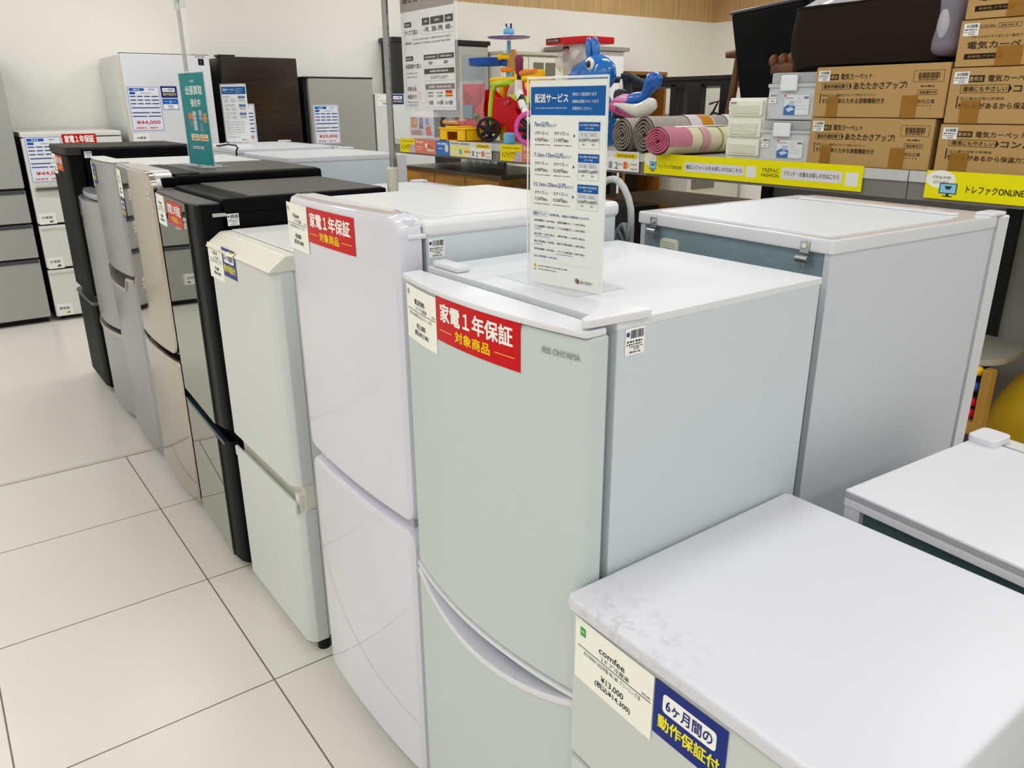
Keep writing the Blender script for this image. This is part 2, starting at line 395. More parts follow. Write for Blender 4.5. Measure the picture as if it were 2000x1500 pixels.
# --- two-door refrigerator with the delivery sign on top
T=thing('refrigerator','pale two-door refrigerator with curved handle slot carrying the tall delivery price stand','refrigerator',(.9,.93,0))
y0,y1=.698,1.165; yc=(y0+y1)/2; hw=(y1-y0)/2; b=.028; wp=bl(yc,hw,b)
iris_door=mat('iris_door','bfc9c9',.33,bump=.05,bscale=500)
iris_top=mat('iris_top','d6d9dd',.33,bump=.25,bscale=900)
iris_side=mat('iris_side','c4cdd4',.42,bump=.2,bscale=700)
g=G(); g.box(.688,1.138,y0,y1,.03,1.192,iris_side,.003); g.build('case',T)
g=G(); g.box(.686,1.139,y0-.001,y1+.001,1.188,1.2,iris_top,.002); g.build('top_panel',T)
feet(T,.72,1.10,.74,1.12,plastic_black)
g=G(); g.box(.665,.69,y0+.012,y1-.012,.05,1.18,mat('gasket','8f979e',.7)); g.build('door_gasket',T)
g=G(); g.slab(y0,y1,.632,1.186,.672,.61,iris_door,.005,.01,b,ny=24); D=g.build('freezer_door',T)
g=G(); g.slab(y0,y1,1.186,1.196,.668,.606,white_plain,.003,.003,b,ny=24); g.build('door_cap',D)
g=G(); g.slab(y0,y1,.625,.632,.668,.608,white_plain,.002,.002,b,ny=24); g.build('door_trim',D)
def cres(y): 
    t=(y-y0)/(y1-y0); return .619-.036*max(0,math.sin(math.pi*min(1,max(0,(t-.04)/.9))))**.8
g=G(); g.slab(y0,y1,.06,.60,.672,.61,iris_door,.005,.006,b,zt=lambda y:cres(y)-.012,ny=40); D2=g.build('refrigerator_door',T)
g=G(); g.slab(y0,y1,.5,.61,.645,.607,white_plain,.003,.004,b,zt=cres,zb=lambda y:cres(y)-.014,ny=40); g.build('handle_lip',D2)
g=G(); g.slab(y0+.02,y1-.01,.56,.622,.672,.640,mat('handle_recess','3f5f8a',.45),.003,.003,b*.6,ny=24); g.build('handle_recess',D2)  # dark blue colour paints in the bluish shade inside the curved handle slot
price_tag(D,1.152,1.181,.6095,.128,.092,('IRIS OHYAMA','2ドア冷蔵庫','IRSD-14A 2024年製 142L 52L クリーニング済','40236','¥21,000','(税込¥23,100)'),wp)
red_tag(D,1.023,1.186,.6095,.212,.0705,wp)
panel('logo',D,(.6095,.771,1.163),NX,ZU,.062,.0088,[('t','IRIS OHYAMA',0,0,1,1,'8b9292',5)],warp=wp)
g=G(); g.prism([(.633,.702),(.640,.697),(.742,.690),(.744,.70),(.727,.752),(.718,.756),(.672,.727),(.637,.712)],'z',1.199,1.211,white_plain,.003); g.build('hinge_cover',T)
g=G(); g.box(.69,.718,1.08,1.158,1.2,1.211,white_plain,.004); g.build('hinge_cover',T)
bar_tag(T,(.702,.6975,1.188),(1,0,0),.035,.037)
# --- white glossy refrigerator with rounded doors
T=thing('refrigerator','tall white glossy refrigerator with rounded door corners and a thick rounded lid','refrigerator',(.93,1.44,0))
y0,y1=1.187,1.692; yc=(y0+y1)/2; hw=(y1-y0)/2; b=.012; wp=bl(yc,hw,b)
hai=mat('haier_white','d2d1de',.07,coat=.9)
hside=mat('haier_side','ccd6dd',.35,bump=.2,bscale=800)
g=G(); g.box(.70,1.155,y0+.004,y1-.034,.03,1.247,hside,.004); g.build('case',T)
feet(T,.73,1.12,1.23,1.62,plastic_black)
lidm=mat('haier_lid','dcdce0',.18,coat=.2)
g=G(); g.prism(rrect(.695,1.165,y0-.002,y1-.03,.016),'z',1.243,1.2745,lidm,.011,4); L=g.build('top_panel',T)
g=G(); g.prism(rrect(.725,1.14,y0+.025,y1-.055,.02),'z',1.274,1.2762,mat('haier_lid_inset','dedfe0',.3),.001,1); g.build('top_inset',L)
g=G(); g.slab(y0+.004,y1-.004,.688,1.285,.69,.633,hai,.034,.016,b,ny=20); D=g.build('refrigerator_door',T)
g=G(); g.slab(y0+.004,y1-.004,.05,.672,.69,.633,hai,.034,.016,b,ny=20); g.build('freezer_door',T)
g=G(); g.box(.66,.69,y0+.03,y1-.03,.1,1.25,mat('haier_gap','b9b4c2',.5)); g.build('door_gasket',T)
price_tag(D,1.687,1.267,.6322,.128,.098,('Haier','2ドア冷蔵庫','JR-N140 2023年製 140L 51L クリーニング済','40213','¥20,000','(税込¥22,000)'),wp)
red_tag(D,1.555,1.268,.6322,.216,.071,wp)
g=G(); g.lathe([(.013,1.262),(.015,1.265),(.015,1.277),(.012,1.28)],white_plain,(.672,y0+.022,0),n=18); g.box(.672,.70,y0+.008,y0+.05,1.262,1.272,white_plain,.003); g.build('hinge_cover',T)
g=G(); g.box(.662,.700,y0+.001,y0+.03,1.243,1.252,white_plain,.003); g.build('hinge_bracket',T)
bar_tag(T,(.703,y0+.0035,1.241),(1,0,0),.033,.033)
# --- older cream-topped white refrigerator
T=thing('refrigerator','older white two-door refrigerator with a cream sloped-edge top and blue warranty sticker','refrigerator',(.9,2.05,0))
y0,y1=1.80,2.292
ow=mat('old_white','cdd1d0',.28,coat=.15); cream=mat('cream_plastic','dad7cb',.4); ows=mat('old_side','dfe0dd',.4)
g=G(); g.box(.69,1.16,y0+.005,y1-.005,.04,1.105,ows,.004); g.build('case',T)
g=G(); g.prism([(.625,1.092),(.64,1.105),(.672,1.128),(1.165,1.131),(1.165,1.1),(.63,1.088)],'y',y0,y1,cream,.004); Tp=g.build('top_panel',T)
g=G(); g.box(.70,1.15,y0+.02,y1-.02,1.129,1.1325,mat('old_top','dcdcda',.35),.001,1); g.build('top_inset',Tp)
def chamf(z0,z1): return [(.632,y0+.03),(.64,y0+.014),(.655,y0+.002),(.69,y0+.002),(.69,y1-.002),(.655,y1-.002),(.632,y1-.02)]
g=G(); g.prism(chamf(0,0),'z',.522,1.092,ow,.003,1); D=g.build('freezer_door',T)
g=G(); g.prism(chamf(0,0),'z',.035,.452,ow,.003,1); D2=g.build('refrigerator_door',T)
g=G(); g.box(.66,.69,y0+.004,y1-.004,.45,.524,cream,.002); g.box(.6325,.642,y0+.006,y1-.006,.446,.478,ow,.003); g.box(.643,.688,y0+.0055,y0+.03,.446,.5,cream,.003); g.build('handle_recess',D2)
price_tag(D,2.288,1.103,.6317,.126,.097,('AQUA','2ドア冷蔵庫','AQR-13 2017年製 126L 46L クリーニング済','','¥14,000','(税込¥15,400)'))
blue_tag(D,2.162,1.106,.6317,.108,.078)
for x,y in ((.68,y0+.025),(.68,y1-.05),(1.12,y0+.025),(1.12,y1-.05)):
    g=G(); g.lathe([(.018,0),(.018,.02),(.012,.045)],plastic_black,(x,y,0),n=12); g.build('foot',T)
panel('tape_note',Tp,(.636,2.10,1.1035),NX,Vector((.033,0,.0236)).normalized(),.05,.018,[('d',.2,.3,.8,.6,'a89a70',4)],'eae3bd')
# --- black mirror refrigerator
T=thing('refrigerator','black refrigerator with flat mirrored doors and a dark grey top panel','refrigerator',(.9,2.55,0))
y0,y1=2.302,2.806
blk=mat('black_gloss','030608',.3,spec=.1); blkm=mat('black_satin','050607',.45,spec=.1); mir=mat('mirror_dark','a3a79c',.03,metal=1.0)
topg=mat('top_grey','514f49',.5,bump=.1,bscale=300,spec=.3)
g=G(); g.box(.70,1.21,y0,y1,.03,1.175,blk,.004); g.build('case',T)
feet(T,.73,1.15,2.34,2.76,plastic_black)
g=G(); g.box(.692,1.212,y0-.002,y1+.002,1.172,1.215,blkm,.006,3); Tp=g.build('top_panel',T)
g=G(); g.box(.775,1.2,y0+.004,y1-.008,1.213,1.2185,topg,.002,1); g.build('top_inset',Tp)
for k in range(4): 
    g=G(); g.box(.72+.012*k,.727+.012*k,y0+.02,y1-.02,1.214,1.2165,blkm,.001,1); g.build('top_rib',Tp)
tl=lambda P: Vector((P.x+.049*max(0,P.y-y0-.092),P.y,P.z))
def black_door(z0,z1,nm):
    g=G(); g.prism([(.69,y0+.001),(.66,y0+.001),(.635,y0+.014),(.622,y0+.04),(.617,y0+.085),(.6135,y0+.089),(.633,y1-.004),(.69,y1-.004)],'z',z0,z1,blk,.002,1); D=g.build(nm,T)
    g=G(); g.box(.6105,.6135,y0+.092,y1-.005,z0+.003,z1-.002,mir,warp=tl); g.build('mirror_panel',D); return D
D=black_door(.515,1.2,'refrigerator_door')
g=G(); g.prism([(.618,y0+.09),(.628,y0+.02),(.69,y0+.02),(.69,y1-.006),(.634,y1-.006)],'z',1.197,1.203,topg,.002,1); g.build('door_cap',D)
D2=black_door(.04,.476,'freezer_door')
g=G(); g.box(.65,.695,y0+.004,y1-.01,.47,.52,blkm); g.box(.609,.625,y0+.01,y1-.004,.47,.484,mat('teal_black','182a33',.25),.002,warp=tl); g.build('handle_recess',D2)
price_tag(D,2.800,1.195,.6102,.125,.096,('Hisense','2ドア冷蔵庫','HR-G13 2022年製 134L 46L クリーニング済','','¥24,000','(税込¥26,400)'),tl)
red_tag(D,2.640,1.19,.6102,.2,.0715,tl)
g=G(); g.box(.66,.70,y0-.0005,y0+.006,1.165,1.176,mat('steel','c8c8c4',.25,metal=1),.001,1); g.build('hinge_bracket',T)
bar_tag(T,(.70,y0-.0005,1.172),(1,0,0),.033,.034)
# --- curved pinkish steel refrigerator carrying the teal sign
T=thing('refrigerator','mirror-polished refrigerator with a curved pinkish door, below the teal buyback sign','refrigerator',(.9,3.09,0))
y0,y1=2.828,3.352; yc=(y0+y1)/2; hw=(y1-y0)/2; b=.015; wp=bl(yc,hw,b)
pinksteel=mat('pink_steel','bdb4ac',.06,metal=1.0); trim=mat('silver_trim','bdb9b4',.35,metal=.9)
g=G(); g.box(.715,1.215,y0+.004,y1-.004,.03,1.205,blk,.004); g.build('case',T)
feet(T,.74,1.16,2.87,3.31,plastic_black)
g=G(); g.box(.705,1.225,y0-.006,y1+.006,1.2,1.245,blk,.01,3); g.box(.80,1.215,y0+.02,y1-.02,1.244,1.2475,topg,.001,1); g.box(.705,.79,y0+.01,y1-.01,1.243,1.249,blkm,.003); g.build('top_panel',T)
g=G(); g.slab(y0,y1,.626,1.258,.70,.612,pinksteel,.05,.008,b,ny=30); D=g.build('refrigerator_door',T)
g=G(); g.slab(y0-.002,y1,.62,1.26,.70,.630,trim,.05,.006,b,ny=30); g.build('door_frame',D)
g=G(); g.slab(y0,y1,.045,.604,.70,.612,pinksteel,.02,.008,b,ny=30); g.build('freezer_door',T)
g=G(); g.box(.68,.715,y0+.02,y1-.02,.6,.63,plastic_black); g.build('handle_recess',T)
price_tag(D,3.332,1.243,.6112,.118,.1,('Haier','2ドア冷蔵庫','JR-XP 2020年製 148L 54L クリーニング済','','¥18,000','(税込¥19,800)'),wp)
blue_tag(D,3.332,1.14,.6112,.11,.078,wp)
g=G(); g.box(.66,.74,y0-.004,y0+.06,1.205,1.24,blk,.006); g.build('hinge_cover',T)
panel('logo_badge',D,(.6115,2.885,1.19),NX,ZU,.03,.02,[('t','Haier',.1,.3,.6,.7,'77736e',10)],'cfccc8',warp=wp)
bar_tag(T,(.735,y0+.0035,1.198),(1,0,0),.034,.016,shape=1)
# --- silver refrigerator with dark handle pocket
T=thing('refrigerator','silver grey refrigerator with a black grip slot between its two doors','refrigerator',(.9,3.63,0))
y0,y1=3.382,3.862; yc=(y0+y1)/2; hw=(y1-y0)/2; b=.02; wp=bl(yc,hw,b)
sil=mat('silver_matte','a3a5aa',.28,metal=.85,bump=.03,bscale=400); silt=mat('silver_top','cfcfca',.45)
g=G(); g.box(.69,1.19,y0+.004,y1-.004,.03,1.235,mat('silver_case','a9acae',.4),.004); g.build('case',T)
feet(T,.72,1.15,3.42,3.83,plastic_black)
g=G(); g.box(.685,1.2,y0,y1,1.232,1.248,silt,.003); g.build('top_panel',T)
g=G(); g.slab(y0,y1,.815,1.258,.685,.61,sil,.006,.012,b,ny=20); D=g.build('freezer_door',T)
g=G(); g.slab(y0+.002,y1-.002,1.257,1.262,.685,.612,silt,.002,.002,b,ny=20); g.build('door_cap',D)
def sz(y):
    t=(y-y0)/(y1-y0); return .802-.05*(1 if .22<t<.93 else (max(0,(t-.16)/.06) if t<=.22 else max(0,(1-t)/.07)))
g=G(); g.slab(y0,y1,.05,.802,.685,.61,sil,.006,.01,b,zt=sz,ny=44); D2=g.build('refrigerator_door',T)
g=G(); g.slab(y0+.01,y1-.01,.74,.813,.685,.65,plastic_black,.003,.003,b*.5); g.build('handle_recess',D2)
g=G(); g.slab(y0,y1,.75,.8,.66,.605,trim,.003,.003,b,zt=lambda y:sz(y)+.004,zb=lambda y:sz(y)-.01,ny=44); g.build('handle_lip',D2)
price_tag(D,3.857,1.244,.609,.085,.1,('SHARP','2ドア冷蔵庫','SJ-D14 2019年製 137L','','¥15,000','(税込¥16,500)'),wp)
blue_tag(D,3.772,1.24,.609,.11,.078,wp)
# --- shorter silver refrigerator
T=thing('refrigerator','shorter silver refrigerator with a sloping grey top grip, second from the far end','refrigerator',(.9,4.14,0))
y0,y1=3.90,4.40; yc=(y0+y1)/2; hw=(y1-y0)/2; b=.03; wp=bl(yc,hw,b)
g=G(); g.box(.70,1.19,y0+.004,y1-.004,.03,1.07,mat('silver_case','a9acae',.4),.004); g.build('case',T)
feet(T,.72,1.15,3.94,4.35,plastic_black)
g=G(); g.box(.69,1.2,y0,y1,1.066,1.084,silt,.004); g.build('top_panel',T)
g=G(); g.slab(y0,y1,.476,1.06,.69,.612,sil,.006,.01,b,ny=20); D=g.build('freezer_door',T)
g=G(); g.slab(y0,y1,1.06,1.092,.7,.632,mat('grey_clear','8d9196',.15,coat=.3),.01,.012,b,ny=20); g.build('door_grip',D)
g=G(); g.slab(y0,y1,.045,.462,.69,.612,sil,.006,.01,b,ny=20); D2=g.build('refrigerator_door',T)
g=G(); g.slab(y0+.01,y1-.01,.455,.48,.69,.645,plastic_black,.003,.003,b); g.build('handle_recess',D2)
g=G(); g.slab(y0,y1,.44,.46,.65,.606,trim,.003,.003,b,ny=20); g.build('handle_lip',D2)
price_tag(D,4.392,1.052,.611,.06,.1,('SHARP','2ドア冷蔵庫','SJ-D14 137L','','¥14,000','(税込¥15,400)'),wp)
blue_tag(D,4.33,1.05,.611,.105,.098,wp)
# --- far black refrigerator
T=thing('refrigerator','tall matt black refrigerator at the far end of the front row','refrigerator',(.92,4.7,0))
y0,y1=4.43,4.965; yc=(y0+y1)/2; hw=(y1-y0)/2
fb=mat('far_black','060707',.5,spec=.08); fbt=mat('far_black_top','2a2926',.55,spec=.2)
g=G(); g.box(.70,1.2,y0,y1,.03,1.262,blk,.004); g.build('case',T)
feet(T,.74,1.16,4.47,4.92,plastic_black)
g=G(); g.box(.69,1.205,y0-.002,y1+.002,1.262,1.275,fbt,.004); g.build('top_panel',T)
def fprof(): return [(.69,y0),(.665,y0),(.632,y0+.03),(.62,y0+.08),(.62,y1-.06),(.632,y1-.02),(.665,y1),(.69,y1)]
g=G(); g.prism(fprof(),'z',.54,1.235,fb,.004,1); D=g.build('refrigerator_door',T)
g=G(); g.prism([(x-.004 if x<.68 else x,y) for x,y in fprof()],'z',1.236,1.277,fbt,.008,2); g.build('door_cap',D)
g=G(); g.prism(fprof(),'z',.04,.5,fb,.004,1); D2=g.build('freezer_door',T)
g=G(); g.box(.65,.7,y0+.01,y1-.01,.495,.545,plastic_black); g.prism([(x-.006 if x<.66 else x,y) for x,y in fprof()],'z',.49,.505,mat('grey_lip','44464a',.3),.003,1); g.build('handle_recess',D2)
price_tag(D,4.90,1.232,.6195,.12,.1,('SHARP','2ドア冷蔵庫','SJ-GD15 2018年製 152L','','¥20,000','(税込¥22,000)'))
red_tag(D,4.775,1.23,.6195,.2,.075)
bar_tag(T,(.70,y0-.0005,1.255),(1,0,0),.033,.03)
# ---------------------------------------------------------------- back row of refrigerators, backs towards -x
teal_back=mat('teal_back','4d6468',.5,bump=.5,bscale=320); blue_back=mat('blue_back','8196a0',.38,bump=.8,bscale=260)
zinc=mat('zinc','a9aca8',.3,metal=1)
T=thing('refrigerator','small white refrigerator at the right edge seen from its dark teal back','refrigerator',(1.153,.613,0))
x,y=1.153,.613
g=G(); g.box(x,x+.40,y-.48,y,.835,.852,white_plain,.002); g.box(x,x+.016,y-.48,y,.822,.85,white_plain,.002); Tp=g.build('top_panel',T)
g=G(); g.box(x+.002,x+.395,y-.03,y-.001,.03,.836,white_plain,.002); g.box(x+.03,x+.395,y-.479,y-.45,.03,.836,white_plain,.002); g.build('case',T)
g=G(); g.box(x+.016,x+.03,y-.46,y-.028,.03,.84,teal_back); g.build('back_panel',T)
g=G(); g.slab(y-.478,y-.002,.04,.850,x+.41,x+.455,white_gloss,.004,.006); g.build('door',T)
g=G(); g.prism(rrect(x+.37,x+.435,y-.05,y+.003,.012),'z',.851,.866,white_plain,.003); g.build('hinge_cover',T)
g=G(); g.box(x+.398,x+.411,y-.46,y-.02,.06,.83,mat('gasket','8f979e',.7)); g.build('door_gasket',T)
feet(T,x+.05,x+.36,y-.44,y-.04,plastic_black)
T.rotation_euler[2]=R(-4.2)
T=thing('refrigerator','large white refrigerator with clips and a vent on its blue grey back','refrigerator',(1.194,.72,0))
x,y=1.194,.72; w_=.472; dp=.535
lw=mat('large_white','c3c8d0',.4,bump=.12,bscale=800)
g=G(); g.box(x+.006,x+dp,y+.004,y+.018,.03,1.226,lw,.002); g.box(x+.006,x+dp,y+w_-.018,y+w_-.004,.03,1.226,lw,.002); g.box(x+.03,x+dp,y+.016,y+w_-.016,.03,1.224,lw); g.build('case',T)
g=G(); g.prism(rrect(x,x+dp,y,y+w_,.006),'z',1.225,1.25,white_gloss,.004,2); Tp=g.build('top_panel',T)
g=G(); g.prism(rrect(x+.03,x+.43,y+.03,y+w_-.03,.012),'z',1.2495,1.2515,iris_top,.0008,1); g.build('top_inset',Tp)
g=G(); g.prism(rrect(x+.455,x+.485,y+.05,y+w_-.05,.008),'z',1.2495,1.2535,white_plain,.0015,1); g.build('top_rib',Tp)
g=G(); g.box(x+.012,x+.032,y+.017,y+w_-.017,.03,1.226,blue_back); B=g.build('back_panel',T)
for yy in (y+.052,y+w_-.05):
    g=G(); g.box(x-.003,x+.001,yy-.009,yy+.009,1.222,1.243,zinc,.001,1); g.tube([(x-.004,yy-.012,1.213),(x-.004,yy+.012,1.213)],.007,zinc,10); g.box(x-.006,x-.003,yy-.003,yy+.004,1.197,1.212,zinc,.001,1); g.lathe([(.005,0),(.005,.002),(0,.0035)],mat('screw','e0e0da',.2,metal=1),(x-.003,yy,1.234),(-1,0,0),12); g.build('clip',T)
g=G(); 
pts=[]
for cy,cz,a in ((y+w_-.075,1.192,0),(y+w_-.105,1.192,90),(y+w_-.105,1.172,180),(y+w_-.075,1.172,270)):
    for k in range(5): q=R(a+22.5*k); pts.append((cy+.01*math.cos(q),cz+.01*math.sin(q)))
g.prism(pts,'x',x+.006,x+.013,mat('vent_cream','dcdccb',.5),.001,1)
for k in range(5): 
    for j in range(9): g.box(x+.0055,x+.0065,y+w_-.11+j*.0045,y+w_-.1075+j*.0045,1.171+k*.0055,1.1725+k*.0055,mat('vent_hole','8f8c7c',.8))
g.build('vent',T)
g=G(); g.slab(y+.002,y+w_-.002,.04,1.247,x+dp+.008,x+dp+.055,white_gloss,.004,.006); g.build('door',T)
g=G(); g.box(x+dp-.002,x+dp+.009,y+.012,y+w_-.012,.06,1.23,mat('gasket','8f979e',.7)); g.build('door_gasket',T)
g=G(); g.prism(rrect(x+dp-.03,x+dp+.03,y-.002,y+.035,.008),'z',1.249,1.256,white_plain,.002); g.build('hinge_cover',T)
feet(T,x+.06,x+dp-.05,y+.05,y+w_-.05,plastic_black)
T.rotation_euler[2]=R(-3.0)
def back_fridge(label,x0,x1,y0,y1,H,m,lid=.024,inset=True):
    T=thing('refrigerator',label,'refrigerator',((x0+x1)/2,(y0+y1)/2,0))
    g=G(); g.box(x0+.005,x1-.06,y0+.004,y1-.004,.03,H-lid+.002,m,.004); g.build('case',T)
    g=G(); g.prism(rrect(x0,x1-.058,y0,y1,.012),'z',H-lid,H,white_plain,.005,3); Tp=g.build('top_panel',T)
    if inset:
        g=G(); g.prism(rrect(x0+.03,x1-.12,y0+.03,y1-.03,.012),'z',H-.0005,H+.0015,iris_top,.0006,1); g.build('top_inset',Tp)
    g=G(); g.slab(y0,y1,.05,H-.004,x1-.05,x1,white_gloss,.006,.008); g.build('door',T)
    g=G(); g.box(x1-.062,x1-.049,y0+.01,y1-.01,.06,H-.03,plastic_black); g.build('door_gasket',T)
    g=G(); g.box(x1-.09,x1-.03,y1-.05,y1,H,H+.008,white_plain,.003); g.build('hinge_cover',T)
    feet(T,x0+.06,x1-.12,y0+.05,y1-.05,plastic_black); return T
back_fridge('low white refrigerator behind the rounded-lid one, only its top showing',1.225,1.80,2.52,3.03,1.153,white_side)
back_fridge('white refrigerator in the rear row whose pale side stands left of the beige socket',1.256,1.82,3.24,3.765,1.26,mat('pale_side','d3dde6',.4))
T4=back_fridge('white refrigerator ending the rear row, a small delivery sign on top',1.255,1.80,3.86,4.52,1.27,white_side)
# hoses and cords behind the rounded-lid refrigerator
g=G(); g.tube([(1.235,1.335,1.0),(1.235,1.335,1.22),(1.235,1.33,1.275),(1.235,1.318,1.297),(1.235,1.302,1.305),(1.235,1.285,1.308),(1.235,1.268,1.304),(1.235,1.252,1.291),(1.235,1.238,1.272),(1.235,1.229,1.25),(1.235,1.226,1.225),(1.235,1.226,1.19),(1.235,1.228,1.0)],.0075,mat('hose_grey','a9adad',.4),12)
tag(g.build('drain_hose'),'pale grey hose arching up behind the rounded-lid refrigerator','hose')
g=G(); P=[]
for k in range(34):
    a=2*math.pi*k/16; P.append((1.215+.006*math.sin(k*.7),1.233+.017*math.cos(a)-.0003*k,1.195+.022*math.sin(a)))
g.tube([(1.215,1.26,1.0)]+P+[(1.215,1.215,1.17),(1.215,1.20,1.05)],.0042,mat('cord_grey','6d7277',.5),8); tag(g.build('power_cord'),'dark grey cord coiled in a loop beside the large white refrigerator','cord')
g=G(); g.tube([(1.245,3.835,1.2),(1.245,3.83,1.262),(1.25,3.82,1.277),(1.25,3.84,1.287),(1.25,3.95,1.288),(1.25,4.10,1.276),(1.252,4.14,1.2745)],.004,plastic_black,8); tag(g.build('power_cord'),'thin black cord looped over the top edge behind the teal sign','cord')
# ---------------------------------------------------------------- refrigerators along the back wall, doors towards -y
def price_sheet(parent,x,z,w,h,price,tax,y=6.349):
    B='1f3f92'
    L=[('o',.02,.015,.98,.985,.012,B),('r',.07,.045,.52,.105,'1c59a8'),('d',.2,.06,.4,.09,'dfe6f2',3),('d',.66,.06,.84,.085,'6b6f78',3),('r',.07,.125,.24,.18,'1c59a8'),('d',.42,.145,.74,.165,'8c9098',7)]
    for k in range(3):
        zz=.215+.08*k
        for j in range(4): L.append(('r',.07+.215*j,zz,.07+.215*j+(.17 if j<3 else .22),zz+.023,'263c78'))
    L+=[('r',.07,.465,.93,.487,'263c78'),('r',.07,.575,.6,.597,'263c78'),('r',.64,.575,.93,.597,'263c78'),('r',.07,.655,.5,.677,'263c78'),('r',.54,.655,.93,.677,'263c78')]
    L+=[('t',price,.16,.76,.88,.85,'c0222c',16),('d',.12,.905,.45,.94,'cf4a50',5),('d',.54,.905,.8,.94,'cf4a50',4)]
    return panel('price_sheet',parent,(x,y,z),(1,0,0),ZU,w,h,L,'dfe2ee')
def small_label(parent,x,z,w,h,s,y,pic=None):
    L=[('t',s,.14,.28,.8,.5,'2a2a2a',10)]
    if pic: L+=[('e',.72,.76,.09,.1,pic),('e',.62,.8,.06,.06,pic)]
    return panel('compartment_label',parent,(x,y,z),(1,0,0),ZU,w,h,L,'ecece6')
YW=6.35
def wall_case(label,x0,x1,H,m,dep=.66):
    T=thing('refrigerator',label,'refrigerator',((x0+x1)/2,6.6,0))
    g=G(); g.box(x0+.003,x1-.003,YW+.055,YW+dep,.03,H,m,.004); g.build('case',T)
    feet(T,x0+.05,x1-.05,YW+.1,YW+dep-.06,plastic_black); return T
def wdoor(T,nm,x0,x1,z0,z1,m,bev=.006,d=.05):
    g=G(); g.box(x0,x1,YW,YW+d,z0,z1,m,bev); return g.build(nm,T)
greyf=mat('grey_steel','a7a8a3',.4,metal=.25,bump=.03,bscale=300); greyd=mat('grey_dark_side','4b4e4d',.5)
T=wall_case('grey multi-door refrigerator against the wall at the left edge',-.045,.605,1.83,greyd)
for nm,z0,z1 in (('refrigerator_door',.94,1.83),('upper_drawer',.708,.925),('middle_drawer',.468,.696),('bottom_drawer',.045,.456)): 
    D=wdoor(T,nm,-.045,.605,z0,z1,greyf)
    if 'drawer' in nm:
        g=G(); g.box(-.04,.60,YW-.004,YW+.02,z1-.024,z1,mat('grey_lip','bcbdb9',.3,metal=.5),.004); g.build('drawer_grip',D)
        small_label(D,-.03,z0+.2,.11,.085,{'upper_drawer':'製氷室','middle_drawer':'冷凍室','bottom_drawer':'野菜室'}[nm],YW-.0005,'4a4a4a')
g=G(); g.box(-.03,.59,YW+.06,YW+.1,0.0,.04,plastic_black); g.build('kickplate',T)
wwall=mat('wall_white_fridge','dad9d2',.35,coat=.1)
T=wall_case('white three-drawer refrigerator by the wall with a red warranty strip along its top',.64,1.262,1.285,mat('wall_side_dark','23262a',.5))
g=G(); g.box(.638,1.264,YW,YW+.66,1.268,1.30,wwall,.006); g.build('top_panel',T)
D=wdoor(T,'refrigerator_door',.64,1.262,.695,1.262,wwall)
g=G(); g.box(.665,1.262,YW-.018,YW+.01,.917,.945,mat('handle_silver','b6b6b0',.25,metal=.9),.005); g.build('handle',D)
price_sheet(D,.655,1.272,.225,.30,'¥44,000','')
red_tag(D,0,0,0,.212,.062,o=(.885,6.3495,1.283),u=(1,0,0),two=False)
small_label(D,.652,.765,.105,.075,'冷蔵室',YW-.0005,'6a6a6a')
D=wdoor(T,'freezer_drawer',.64,1.262,.385,.68,wwall); g=G(); g.box(.645,1.258,YW-.006,YW+.02,.655,.68,wwall,.005); g.build('drawer_grip',D); small_label(D,.65,.46,.1,.08,'冷凍室',YW-.0005,'4a3f38')
D=wdoor(T,'vegetable_drawer',.64,1.262,.035,.37,wwall); g=G(); g.box(.645,1.258,YW-.006,YW+.02,.345,.37,wwall,.005); g.build('drawer_grip',D); small_label(D,.652,.125,.098,.085,'野菜室',YW-.0005,'b88a2a')
T=wall_case('tall white refrigerator by the wall priced in red behind the teal sign',1.32,1.946,1.80,mat('tall_side','d9dcd9',.4))
tallw=mat('tall_white','d9dae0',.06,coat=.6)
D=wdoor(T,'refrigerator_door',1.335,1.946,.72,1.812,tallw,.01)
g=G(); g.box(1.322,1.94,YW+.05,YW+.055,.04,1.80,mat('cream_gasket','d8d2bd',.6)); g.build('door_gasket',D)
wdoor(T,'freezer_drawer',1.335,1.946,.38,.70,tallw,.01); wdoor(T,'vegetable_drawer',1.335,1.946,.04,.365,tallw,.01)
g=G(); g.box(1.335,1.944,YW+.004,YW+.06,1.811,1.8145,mat('door_edge_dark','4a4a4c',.4)); g.build('door_cap',D)
price_sheet(D,1.343,1.596,.222,.305,'¥44,000','')
panel('warranty_sticker',D,(1.572,6.3495,1.597),(1,0,0),ZU,.112,.078,[('rr',.1,.16,.87,.5,.05,WH),('t','6ヶ月間の',.18,.22,.82,.44,'20307c',10),('t','動作保証付',.12,.58,.93,.83,'c9c25a',14)],'1b2a78')
panel('size_sticker',D,(1.574,6.3495,1.512),(1,0,0),ZU,.108,.075,[('o',0,0,1,1,.03,'2f5da8'),('r',.03,.04,.97,.5,'1c63b5'),('d',.12,.22,.35,.3,'a8c4e6',2),('t','3人',.42,.14,.62,.4,WH,12),('d',.7,.22,.9,.3,'a8c4e6',2),('d',.3,.62,.68,.72,'2f3f70',5),('d',.3,.8,.68,.88,'6f7890',5)],'eef0f4')
small_label(D,1.346,1.275,.1,.075,'冷蔵室',YW-.0005)
panel('logo_badge',D,(1.862,6.3495,1.787),(1,0,0),ZU,.04,.044,[('p',[(.25,.25),(.75,.25),(.5,.7)],'5d4f50'),('d',.2,.78,.8,.84,'77777a',4)],'141416')
panel('brand_mark',D,(1.842,6.3495,1.806),(1,0,0),ZU,.075,.011,[('d',0,0,1,1,'8a8d95',9)])
brownm=wood('dark_wood_front','1d1712','31261b',(.6,.6,40),.14)
T=wall_case('tall dark brown wood-grain refrigerator behind the small delivery sign',2.01,2.618,1.80,mat('dark_side','22211f',.4))
